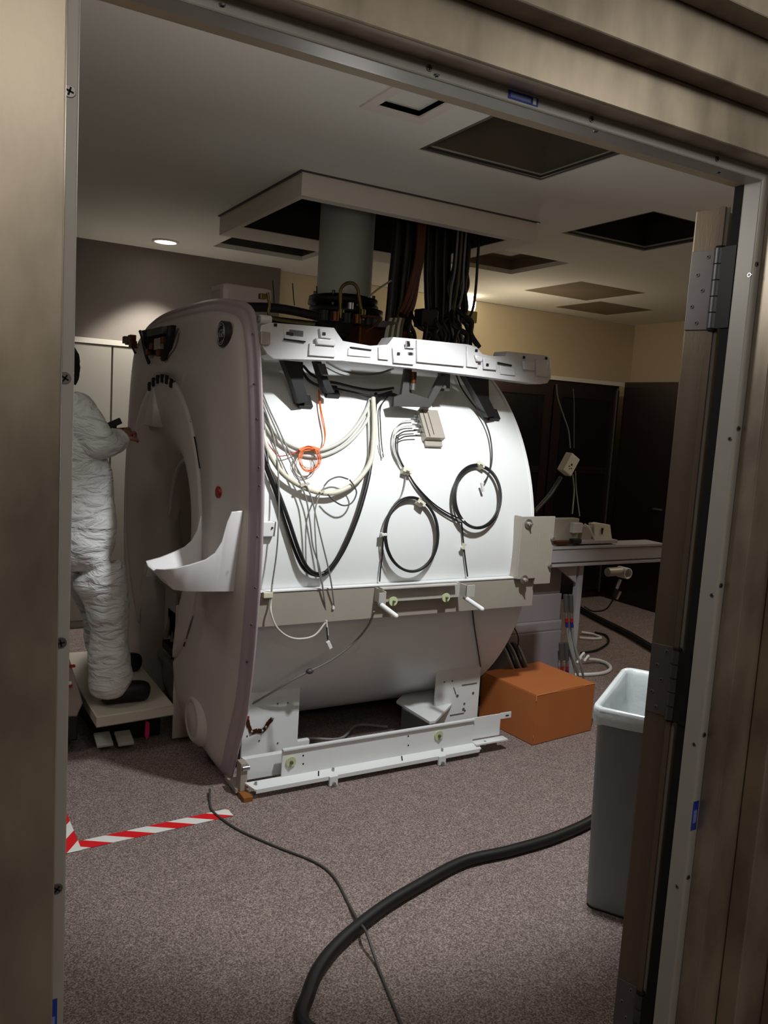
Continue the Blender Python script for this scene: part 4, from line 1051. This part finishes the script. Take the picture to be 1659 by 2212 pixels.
b = MB(); b.tube([PY(1262, 1132, 3.48), PY(1272, 1140, 3.46), PY(1278, 1152, 3.46), PY(1284, 1165, 3.47)], .006, 8); b.build('hose', m_lgrey, t2)
# things hanging below
t3 = thing('dangling_connector', (3.6, 3.6, .7), 'silver ring connector dangling under the rear table rail', 'connector')
p = PY(1352, 1238, 3.7)
b = MB(); b.lathe([(3.68, .028), (3.68, .036), (3.76, .036), (3.76, .028)], (p.x, p.z), 'Y', 24, close=True); b.build('ring', m_lgrey, t3)
b = MB(); b.use(m_bare).tube([PY(1312, 1236, 3.72), PY(1340, 1234, 3.72)], .028, 12, 0); b.build('sleeve', None, t3)
b = MB(); b.use(m_steel).cyl(PY(1340, 1252, 3.68), PY(1332, 1272, 3.68), .012, 10).use(m_blackp).cyl(PY(1332, 1272, 3.68), PY(1326, 1290, 3.68), .014, 10).use(m_steel).cyl(PY(1340, 1278, 3.68), PY(1332, 1294, 3.68), .010, 10); b.build('plug', None, t3)
cable('thin_cable', [PY(1326, 1290, 3.68), PY(1318, 1306, 3.7), PY(1305, 1318, 3.75), PY(1280, 1320, 3.85), PY(1262, 1310, 3.9)], .005, m_cable, 'thin dark cable from the dangling connector')
b = MB(); b.use(m_dark).box((3.25, 3.75, .62), (3.6, 3.85, .78), .01); b.build('junction_box', None, t)
# corded grey connectors with red/blue marks
for i, (x, y, lab) in enumerate(((1222, 1288, 'upper left'), (1233, 1288, 'upper right'), (1212, 1392, 'lower left'), (1223, 1392, 'lower right'))):
    Y = 3.50
    t4 = thing('marked_plug', PY(x, y, Y), 'dark plug with red and blue bands, %s of four beside the rear pedestal' % lab, 'plug')
    b = MB(); b.use(m_dkgrey).cyl(PY(x, y-3, Y), PY(x+1, y+34, Y), .014, 12); b.build('plug_body', None, t4)
    b = MB(); b.use(m_steel).cyl(PY(x+1, y+34, Y), PY(x+2, y+47, Y), .009, 10).use(m_redm).cyl(PY(x+2, y+47, Y), PY(x+2, y+56, Y), .010, 10).use(m_bluem).cyl(PY(x+2, y+57, Y), PY(x+3, y+66, Y), .010, 10); build_each(b, 'colour_bands', None, t4)
    if i < 2: cable('plug_cord', [PY(x+3, y+66, Y), PY(x+5, y+90, Y), PY(x+12, y+120, Y-.02), PY(x+22, y+150, Y-.04), PY(x+28, y+180, Y-.02)], .007, m_grey, 'grey cord hanging from the %s marked plug' % lab)
cable('white_cable', [PZ(1256, 1366, .02), PZ(1280, 1370, .01), PZ(1298, 1378, .01), (PZ(1280, 1380, .01)), PZ(1252, 1378, .01)], .011, m_whitep, 'upper white cable looped on the carpet behind the scanner')
cable('white_cable', [PZ(1262, 1424, .04), PZ(1290, 1426, .02), PZ(1312, 1434, .012), PZ(1318, 1446, .012), PZ(1296, 1455, .012), PZ(1240, 1458, .012)], .012, m_whitep, 'lower white cable looped beside the orange box')
cable('floor_cable', [PZ(1255, 1410, .01), PZ(1290, 1404, .01), PZ(1314, 1388, .01), PZ(1308, 1372, .01), PZ(1285, 1366, .01)], .008, m_black, 'black cable looped round the upper white cable on the floor')
cable('black_hose', [PZ(1240, 1305, .03), PZ(1262, 1320, .03), PZ(1310, 1345, .03), PZ(1360, 1370, .03), PZ(1420, 1405, .03), PZ(1480, 1430, .03)], .024, m_black, 'thick black hose on the carpet in the far right corner')
b = MB(); b.use(m_whitep)
for (x, y) in ((1246, 1432), (1252, 1422), (1262, 1428)): p = PY(x, y, 3.55); b.tube([p, p+Vector((.03, 0, .03)), p+Vector((.05, .02, .0))], .008, 6, 3)
tag(b.build('cable_fitting', None), 'white cable fitting beside the lower marked plugs', 'fitting')
for i in range(5):
    x = 1090+i*8
    cable('rear_cable', [PY(x-8, 1390, 3.55), PY(x, 1402, 3.5), PY(x+10, 1425, 3.42), PY(x+20, 1450, 3.4)], .009, m_cable if i % 2 else m_grey, ('black' if i % 2 else 'grey')+' cable end between the barrel and the orange box', ('black' if i % 2 else 'grey')+' cable ends behind the barrel')
cable('arched_wire', [PY(1100, 1340, 3.5), PY(1112, 1358, 3.48), PY(1120, 1380, 3.46), PY(1116, 1405, 3.45)], .004, m_cable, 'thin black wire arching in front of the rear pedestal')
# hanging white box on cables
t5 = thing('cable_box', PY(1228, 1003, 4.0), 'pale rectangular box hanging tilted on cables before the dark cabinets', 'box')
c = PY(1228, 1003, 4.0); ax = Vector((.44, 0, -.22)).normalized(); az = Vector((.5, 0, .86)).normalized(); ax = Vector((az.z, 0, -az.x))
b = MB(); b.use(m_cream).obox(c, (ax, (0, 1, 0), az), (.042, .03, .065), .006); bb = b.build('body', None, t5)
b = MB(); b.use(m_gap)
for (u, v, r) in ((0, 0, .007), (-.012, -.018, .004), (.012, -.02, .004), (.0, -.03, .003)): q = c+ax*u+az*v+Vector((0, -.030, 0)); b.cyl(q, q+Vector((0, -.002, 0)), r, 8)
build_each(b, 'socket', None, bb)
b = MB(); b.use(m_dkgrey).tube([PY(1212, 1030, 4.0), PY(1200, 1050, 4.0), PY(1185, 1072, 3.98), PY(1155, 1105, 3.95)], .014, 8); b.build('stay_arm', None, t5)
b = MB(); b.use(m_grey).tube([PY(1232, 968, 4.0), PY(1228, 930, 4.0), PY(1218, 900, 4.0), PY(1205, 860, 4.0), PY(1202, 830, 4.0)], .004, 6).tube([PY(1240, 968, 4.0), PY(1240, 870, 4.0), PY(1238, 840, 4.0)], .002, 6); b.build('upper_cord', None, t5)
b = MB(); b.use(m_grey).tube([PY(1237, 1025, 4.0), PY(1240, 1060, 4.0), PY(1236, 1110, 3.9)], .005, 6).tube([PY(1243, 1018, 4.0), PY(1245, 1060, 4.0), PY(1252, 1115, 3.9)], .004, 6); b.build('lower_cord', None, t5)

# ------------------------------------------------------------------ orange box
b = MB(); m_or = mat('orange_box_vinyl', (178, 104, 54), .55, var=.06, vscale=3, bump=.04, bscale=60)
f0 = Vector((2.69, 3.01, 0)); fr_ = Vector((3.13, 3.055, 0)); fl = Vector((2.655, 3.42, 0)); HB = .262
b.use(m_or).prism([f0, fr_, fr_+(fl-f0), fl], (0, 0, HB)); bmesh.ops.bevel(b.bm, geom=b.bm.edges[:], offset=.004, segments=2, affect='EDGES')
ob = b.build('orange_box', None); tag(ob, 'plain orange box on the carpet behind the scanner\'s rail', 'box')
b = MB(); b.use(mat('worn_edge', (216, 150, 100), .6))
for a_, c_ in ((f0+Vector((0, 0, HB)), f0.lerp(fr_, .35)+Vector((0, 0, HB))), (f0.lerp(fr_, .8)+Vector((0, 0, HB)), fr_+Vector((0, 0, HB)))):
    b.tube([a_+Vector((0, -.0005, .0)), a_.lerp(c_, .5)+Vector((0, -.0005, 0)), c_+Vector((0, -.0005, 0))], .0016, 5, 2)
b.tube([f0+Vector((-.0005, -.0005, HB-.03)), f0+Vector((-.0005, -.0005, HB-.002))], .002, 5, 0); b.tube([f0+Vector((0, -.0005, .04)), f0+Vector((0, -.0005, .055))], .002, 5, 0)
build_each(b, 'worn_edge', None, ob)

# ------------------------------------------------------------------ waste bin
t = thing('waste_bin', (2.21, 1.89, 0), 'tall narrow grey waste bin with a white liner, beside the door edge', 'bin')
cB = Vector((2.205, 1.89, 0)); la = Vector((.44, .29, 0)).normalized(); sa = Vector((.29, -.44, 0)).normalized()
def rrect(hl, hs, r, z, n=5, wav=0):
    pts = []
    for (sx, sy, a0) in ((1, 1, 0), (-1, 1, PI/2), (-1, -1, PI), (1, -1, 3*PI/2)):
        for k in range(n+1):
            a = a0+PI/2*k/n
            pts.append(cB+la*(sx*(hl-r)+r*math.cos(a))+sa*(sy*(hs-r)+r*math.sin(a))+Vector((0, 0, z+(wav*math.sin(k*2.1+a0*3) if wav else 0))))
    return pts
def loft(b, secs, smooth=True, close=True):
    R = [[b.bm.verts.new(p) for p in s] for s in secs]; n = len(R[0])
    for i in range(len(R)-1):
        for k in range(n): b._f([R[i][k], R[i][(k+1) % n], R[i+1][(k+1) % n], R[i+1][k]], smooth)
    return R
b = MB(); b.use(m_bin)
R = loft(b, [rrect(.222, .112, .03, .004), rrect(.225, .115, .03, .012), rrect(.252, .132, .035, .665), rrect(.258, .138, .035, .668), rrect(.258, .138, .035, .70), rrect(.250, .130, .032, .70), rrect(.246, .128, .03, .66), rrect(.22, .11, .03, .02)])
b._f(R[0][::-1]); b._f(R[-1]); b.build('bin_body', None, t)
b = MB(); b.use(m_liner)
secs = [rrect(.262, .142, .036, .652, wav=.006), rrect(.2635, .1435, .037, .675, wav=.003), rrect(.263, .143, .037, .703, wav=.002), rrect(.256, .136, .034, .7085), rrect(.246, .126, .032, .703), rrect(.238, .118, .03, .66), rrect(.225, .105, .03, .50), rrect(.19, .08, .03, .33), rrect(.10, .04, .02, .28)]
R = loft(b, secs); b._f(R[-1])
bmesh.ops.subdivide_edges(b.bm, edges=b.bm.edges[:], cuts=2, use_grid_fill=True)
for v in b.bm.verts:
    if v.co.z < .70: v.co += Vector((noise.noise(v.co*11)*.022, noise.noise(v.co*11+Vector((5, 0, 0)))*.022, 0))*(1 if v.co.z < .64 else .25)
b.build('bin_liner', None, t)
b = MB(); b.use(m_black); R = loft(b, [rrect(.2235, .1135, .03, 0), rrect(.2235, .1135, .03, .006)]); b._f(R[0][::-1]); b._f(R[1]); b.build('bin_base', None, t)

# ------------------------------------------------------------------ floor: tape, hose, thin cable
def strip(p, q, w, name, label):
    p, q = Vector(p), Vector(q); d = (q-p).normalized(); n = Vector((-d.y, d.x, 0))*w/2
    L = (q-p).length
    me = bpy.data.meshes.new(name); bm_ = bmesh.new()
    vs = [(-L/2, -w/2, 0), (L/2, -w/2, 0), (L/2, w/2, 0), (-L/2, w/2, 0)]
    A = [bm_.verts.new(v) for v in vs]; B = [bm_.verts.new((v[0], v[1], .0012)) for v in vs]
    bm_.faces.new(A[::-1]); bm_.faces.new(B)
    for i in range(4): bm_.faces.new([A[i], A[(i+1) % 4], B[(i+1) % 4], B[i]])
    bm_.to_mesh(me); bm_.free(); me.materials.append(m_tape)
    o = bpy.data.objects.new(name, me); COL.objects.link(o); o.location = ((p+q)/2+Vector((0, 0, .0012))); o.rotation_euler.z = math.atan2(d.y, d.x)
    tag(o, label, 'tape', None); return o
strip((.455, 2.905, 0), (1.085, 2.935, 0), .062, 'floor_tape', 'red and white striped tape running across the carpet before the scanner')
tp = strip((.482, 2.87, .0013), (.455, 4.4, .0013), .062, 'floor_tape', 'red and white striped tape heading away beside the left jamb'); tp.location.z = .0026
hs = [(1.02, .1), (.86, 1.0), (.84, 1.6)]
P = [Vector((.97, 1.3, .021)), Vector((.93, 1.6, .021))]+[PZ(x, y, .021) for x, y in ((655, 2212), (665, 2150), (690, 2090), (740, 2030), (820, 1965), (900, 1915), (1000, 1862), (1100, 1838), (1200, 1808), (1288, 1765))]+[Vector((2.6, 2.42, .021)), Vector((3.2, 2.7, .021)), Vector((4.1, 3.0, .021)), Vector((5.0, 3.9, .021))]
cable('vacuum_hose', P, .0205, m_black, 'thick black hose snaking across the near carpet', None, None, 'hose', 14, 8)
P = [Vector((1.06, 3.12, .02))]+[PZ(x, y, .005) for x, y in ((453, 1732), (458, 1750), (478, 1768), (520, 1795), (600, 1830), (680, 1862), (722, 1895), (752, 1950))]+[PZ(774, 1990, .018), PZ(790, 2012, .044), PZ(806, 2058, .02)]+[PZ(x, y, .005) for x, y in ((820, 2098), (845, 2160), (866, 2212), (880, 2260))]
cable('thin_floor_cable', P, .0045, m_dkgrey, 'thin dark cable crossing the carpet over the thick hose')

# ------------------------------------------------------------------ dock, step platform
t = thing('step_platform', (.85, 4.0, 0), 'cream step platform the person stands on, beside the scanner cover', 'platform')
b = MB(); b.use(m_tan).prism([(.695, 3.60, .155), (1.045, 3.63, .155), (1.045, 4.6, .155), (.675, 4.6, .155)], (0, 0, .052), .006); b.build('top', None, t)
b = MB(); b.use(m_blackp).prism([(.76, 3.80, .0), (1.03, 3.80, .0), (1.03, 4.5, .0), (.70, 4.5, .0)], (0, 0, .155)); b.build('base', None, t)
for (x, y) in ((225, 1603), (270, 1600)):
    q = PZ(x, y, .04)
    b = MB(); b.use(m_lgrey).obox((q.x, q.y+.02, .045), ((1, 0, 0), (0, 1, .25), (0, -.25, 1)), (.036, .05, .008), .005); p_ = b.build('pedal', None, t)
    b = MB(); b.use(m_blackp).box((q.x-.012, q.y+.05, .03), (q.x+.012, 3.82, .05)); b.build('pedal_arm', None, p_)
b = MB(); b.use(m_pink); q = PY(318, 1575, 3.66); b.prism([(q.x-.010, 3.66, q.z-.03), (q.x, 3.66, q.z-.05), (q.x+.010, 3.66, q.z-.03), (q.x+.010, 3.66, q.z+.03), (q.x-.008, 3.66, q.z+.04)], (0, .004, 0)); b.build('pink_tag', None, t)
t = thing('patient_table', (.2, 4.0, 0), 'grey docking table base half hidden behind the left jamb', 'table')
mtb = mat('table_grey', (150, 142, 136), .5)
b = MB(); b.use(mtb).box((-.35, 3.75, .34), (.60, 4.30, .56), .01); b.build('body', None, t)
b = MB(); b.use(mtb).prism([(.40, 3.7, .20), (.63, 3.7, .18), (.655, 3.7, .24), (.58, 3.7, .50), (.40, 3.7, .52)], (0, .5, 0), .008); b.build('end_housing', None, t)
b = MB(); b.use(m_blackp).box((-.3, 3.72, .06), (.64, 4.25, .19), .01); b.build('base', None, t)
b = MB(); b.use(m_redm); q = PY(153, 1440, 3.69); b.box((q.x-.03, 3.685, q.z-.004), (q.x+.018, 3.70, q.z+.006)); q = PY(152, 1478, 3.69); b.box((q.x-.03, 3.685, q.z-.014), (q.x+.008, 3.70, q.z)).use(m_whitep).box((q.x-.03, 3.685, q.z), (q.x+.005, 3.70, q.z+.010)); build_each(b, 'red_marking', None, t)
b = MB(); b.use(m_blackp).box((-.4, 4.36, .60), (.5, 4.6, .70), .01); b.build('cradle', None, t)
for x in (-.2, .55):
    b = MB(); b.use(m_black).cyl((x, 3.78, .03), (x, 3.82, .03), .03, 16); b.build('castor', None, t)

# ------------------------------------------------------------------ person
YP = 3.80
def sk(name, nodes, edges, root, m, parent, sub=2, disp=0):
    me = bpy.data.meshes.new(name)
    o0 = Vector(nodes[root][0])
    me.from_pydata([tuple(Vector(n[0])-o0) for n in nodes], edges, [])
    me.materials.append(m)
    o = bpy.data.objects.new(name, me); COL.objects.link(o)
    o.parent = parent; o.location = o0-WORIG[parent.name]; WORIG[o.name] = o0
    md = o.modifiers.new('skin', 'SKIN'); md.use_smooth_shade = True
    if not me.skin_vertices: me.attributes  # created by the modifier
    sv = me.skin_vertices[0].data if me.skin_vertices else None
    if sv:
        for i, n in enumerate(nodes):
            r = n[1]; sv[i].radius = r if isinstance(r, tuple) else (r, r); sv[i].use_root = (i == root)
    s = o.modifiers.new('sub', 'SUBSURF'); s.levels = sub; s.render_levels = sub
    if disp:
        tx = bpy.data.textures.new(name+'_folds', 'CLOUDS'); tx.noise_scale = .11; tx.noise_depth = 3
        dm = o.modifiers.new('folds', 'DISPLACE'); dm.texture = tx; dm.strength = disp; dm.mid_level = .5
    return o
per = thing('person', (.55, 3.85, .21), 'person in a white protective coverall standing on the step and reaching to the bore', 'person')
def W(x, y, Y=YP): return PY(x, y, Y)
hip = W(160, 1140); chest = W(140, 960); neckp = W(118, 862); headp = W(128, 800)
shR = W(170, 890, 3.72); elR = W(218, 966, 3.66); wrR = W(262, 946, 3.84)
shL = W(100, 880, 4.0); elL = W(185, 985, 4.15); wrL = W(246, 940, 4.1)
hpR = W(202, 1222, 3.76); knR = W(236, 1300, 3.76); anR = W(236, 1486, 3.74)
hpL = W(172, 1220, 4.02); knL = W(212, 1300, 4.14); anL = W(226, 1446, 4.18)
def hand(wr, d, palm_n, base_i, nodes, edges):
    d = d.normalized(); pn = palm_n.normalized(); s = d.cross(pn).normalized()
    i0 = len(nodes); nodes.append((wr+d*.045, (.030, .016))); edges.append((base_i, i0))
    for k, (off, L) in enumerate(((-.028, .062), (-.010, .075), (.010, .08), (.028, .072))):
        a = len(nodes); b0 = wr+d*.085+s*off
        nodes.append((b0, .0092)); edges.append((i0, a))
        nodes.append((b0+d*L*.4-pn*L*.12, .0085)); edges.append((a, a+1))
        nodes.append((b0+d*L*.68-pn*L*.38, .0078)); edges.append((a+1, a+2))
        nodes.append((b0+d*L*.78-pn*L*.62, .007)); edges.append((a+2, a+3))
    a = len(nodes); nodes.append((wr+d*.035+s*.036-pn*.01, .011)); edges.append((i0, a))
    nodes.append((wr+d*.062+s*.055-pn*.022, .0095)); edges.append((a, a+1)); nodes.append((wr+d*.085+s*.052-pn*.04, .008)); edges.append((a+1, a+2))
# bare body: head, neck, torso, arms, hands
nodes = [(hip, (.11, .14)), (chest, (.10, .14)), (neckp, .055), (neckp+Vector((.015, 0, .09)), .052), (shR, .05), (elR, .038), (wrR, .026), (shL, .05), (elL, .038), (wrL, .026)]
edges = [(0, 1), (1, 2), (2, 3), (1, 4), (4, 5), (5, 6), (1, 7), (7, 8), (8, 9)]
hand(wrR, Vector((.45, .8, .3)), Vector((0, -.2, 1)), 6, nodes, edges)
hand(wrL, Vector((.5, .7, .3)), Vector((0, .2, 1)), 9, nodes, edges)
body = sk('body', nodes, edges, 0, m_skin, per, 2)
# head
b = MB(); b.use(m_skin)
hc_ = headp+Vector((.0, 0, 0))
b.ball(hc_, .1, 24, (.98, .76, 1.15))
for v in b.bm.verts:      # jaw and brow; faces +x
    d = v.co-hc_
    if d.z < 0: v.co.y = hc_.y+d.y*(1+d.z*1.8); v.co.x = hc_.x+d.x*(1+d.z*(.5 if d.x > 0 else 2))
nose = hc_+Vector((.100, 0, -.008)); b.ball(nose, .02, 10, (1, .6, 1.3)).ball(hc_+Vector((.098, 0, -.022)), .014, 10, (1, 1.1, .7))
b.use(mat('lips', (150, 84, 76), .5)).ball(hc_+Vector((.083, 0, -.056)), .02, 10, (.5, 1.1, .32))
b.use(m_whitep).ball(hc_+Vector((.082, .03, .012)), .013, 10).ball(hc_+Vector((.082, -.03, .012)), .013, 10)
b.use(m_black).ball(hc_+Vector((.0915, .03, .012)), .0055, 8).ball(hc_+Vector((.0915, -.03, .012)), .0055, 8)
b.use(m_skin).ball(hc_+Vector((-.002, -.076, -.005)), .03, 10, (.6, .25, 1.1)).ball(hc_+Vector((-.002, .076, -.005)), .03, 10, (.6, .25, 1.1))
def turn(b):
    for v in b.bm.verts:
        d = v.co-hc_; a = math.radians(72); v.co = hc_+Vector((d.x*math.cos(a)-d.y*math.sin(a), d.x*math.sin(a)+d.y*math.cos(a), d.z))
turn(b); hd = b.build('head', None, body)
b = MB(); b.use(m_hair).ball(hc_+Vector((-.012, 0, .018)), .108, 24, (1.0, .80, 1.12))
bmesh.ops.delete(b.bm, geom=[v for v in b.bm.verts if (v.co-hc_).x > .055 and (v.co-hc_).z < .06 or (v.co-hc_).z < -.075], context='VERTS')
for v in b.bm.verts: v.co += (v.co-hc_).normalized()*noise.noise(v.co*40)*.008
turn(b); b.build('hair', None, hd)
# coverall
nodes = [(hip, (.155, .18)), (hip.lerp(chest, .5), (.145, .18)), (chest, (.14, .19)), (neckp+Vector((0, 0, -.03)), .085),
         (shR, .098), (shR.lerp(elR, .5), .088), (elR, .082), (elR.lerp(wrR, .5), .076), (wrR+(wrR-elR).normalized()*.005, .05),
         (shL, .082), (elL, .066), (wrL-(wrL-elL).normalized()*.01, .042),
         (hpR, .132), (hpR.lerp(knR, .5), .118), (knR, .102), (knR.lerp(anR, .45), .092), (anR+Vector((0, 0, .08)), .108), (Vector((anR.x+.01, anR.y, .228)), .095),
         (hpL, .12), (knL, .09), (anL+Vector((0, 0, .06)), .085), (anL+Vector((0, 0, -.01)), .08), (neckp+Vector((.0, 0, .02)), .065)]
edges = [(0, 1), (1, 2), (2, 3), (3, 22), (2, 4), (4, 5), (5, 6), (6, 7), (7, 8), (2, 9), (9, 10), (10, 11), (0, 12), (12, 13), (13, 14), (14, 15), (15, 16), (16, 17), (0, 18), (18, 19), (19, 20), (20, 21)]
suit = sk('coverall', nodes, edges, 0, m_suit, body, 3, .035); suit['label'] = 'crumpled white coverall'
for an in (anR, anL):
    z0 = .2085
    nodes = [(Vector((an.x-.04, an.y, z0+.048)), (.048, .052)), (Vector((an.x+.05, an.y, z0+.052)), (.05, .054)), (Vector((an.x+.14, an.y, z0+.046)), (.046, .056)), (Vector((an.x+.19, an.y, z0+.038)), (.036, .046))]
    if an is anL: nodes = [(Vector((n[0].x, n[0].y, n[0].z)), n[1]) for n in nodes]
    sk('shoe', nodes, [(0, 1), (1, 2), (2, 3)], 1, m_shoe, body, 2)
b = MB(); b.use(m_dark); q = W(248, 914, 3.95); b.obox(q, ((1, 0, .5), (0, 1, 0), (-.5, 0, 1)), (.03, .012, .014), .003).cyl(q, q+Vector((.0, 0, -.06)), .009, 8)
tag(b.build('hand_tool', None), 'small dark hand tool held above the person\'s wrist', 'tool')

# ------------------------------------------------------------------ lights
def area(name, loc, rot, size, power, col=(1, 1, 1), sy=None):
    l = bpy.data.lights.new(name, 'AREA'); l.energy = power; l.color = col; l.size = size
    if sy: l.shape = 'RECTANGLE'; l.size_y = sy
    o = bpy.data.objects.new(name, l); COL.objects.link(o); o.location = loc; o.rotation_euler = rot; return o
def spot(name, loc, target, power, ang, blend=.5, size=.03, col=(1, 1, 1)):
    l = bpy.data.lights.new(name, 'SPOT'); l.energy = power; l.color = col; l.spot_size = math.radians(ang); l.spot_blend = blend; l.shadow_soft_size = size
    o = bpy.data.objects.new(name, l); COL.objects.link(o); o.location = loc
    d = (Vector(target)-Vector(loc)).normalized(); o.rotation_euler = d.to_track_quat('-Z', 'Y').to_euler(); return o
spot('work_light', (1.85, 1.95, 2.56), (1.85, 3.05, .5), 170, 78, .45, .055, (.97, 1, 1))
spot('downlight_beam', (1.455, 5.60, 2.63), (1.455, 5.62, 0), 110, 92, .4, .05, (1, .97, .9))
l = bpy.data.lights.new('wall_lamp_light', 'POINT'); l.energy = 8; l.color = (1, .84, .62); l.shadow_soft_size = .06
o = bpy.data.objects.new('wall_lamp_light', l); COL.objects.link(o); o.location = (4.2, 5.3, 2.1)
def point(name, loc, power, col, size):
    l = bpy.data.lights.new(name, 'POINT'); l.energy = power; l.color = col; l.shadow_soft_size = size
    o = bpy.data.objects.new(name, l); COL.objects.link(o); o.location = loc; return o
point('hall_lamp', (.2, -.15, 2.4), 7, (1, .95, .88), .09)
point('hall_lamp', (1.9, -.1, 2.5), 9, (1, .95, .88), .12)
point('door_fill', (.8, 1.65, 2.15), 6, (1, .97, .93), .1)  # added fill that lifts the ceiling near the door, not a real lamp
area('hall_ceiling_light', (.9, -1.3, 2.62), (0, 0, 0), .6, 10, (1, .93, .84), .6)
area('right_fill', (5.2, 3.0, 2.6), (0, 0, 0), .6, 20, (1, .90, .76), .6)  # added fill out of view, brightens the right-hand walls
area('left_fill', (-.7, 3.0, 2.6), (0, 0, 0), .6, 6, (1, .95, .9), .6)  # added fill out of view, lights the cover face and person
w = bpy.data.worlds.new('World'); SC.world = w; w.use_nodes = True
w.node_tree.nodes['Background'].inputs['Color'].default_value = (.5, .47, .42, 1); w.node_tree.nodes['Background'].inputs['Strength'].default_value = .1
SC.view_settings.view_transform = 'Standard'; SC.view_settings.look = 'None'; SC.view_settings.exposure = 0; SC.view_settings.gamma = 1
SC.view_settings.use_curve_mapping = False
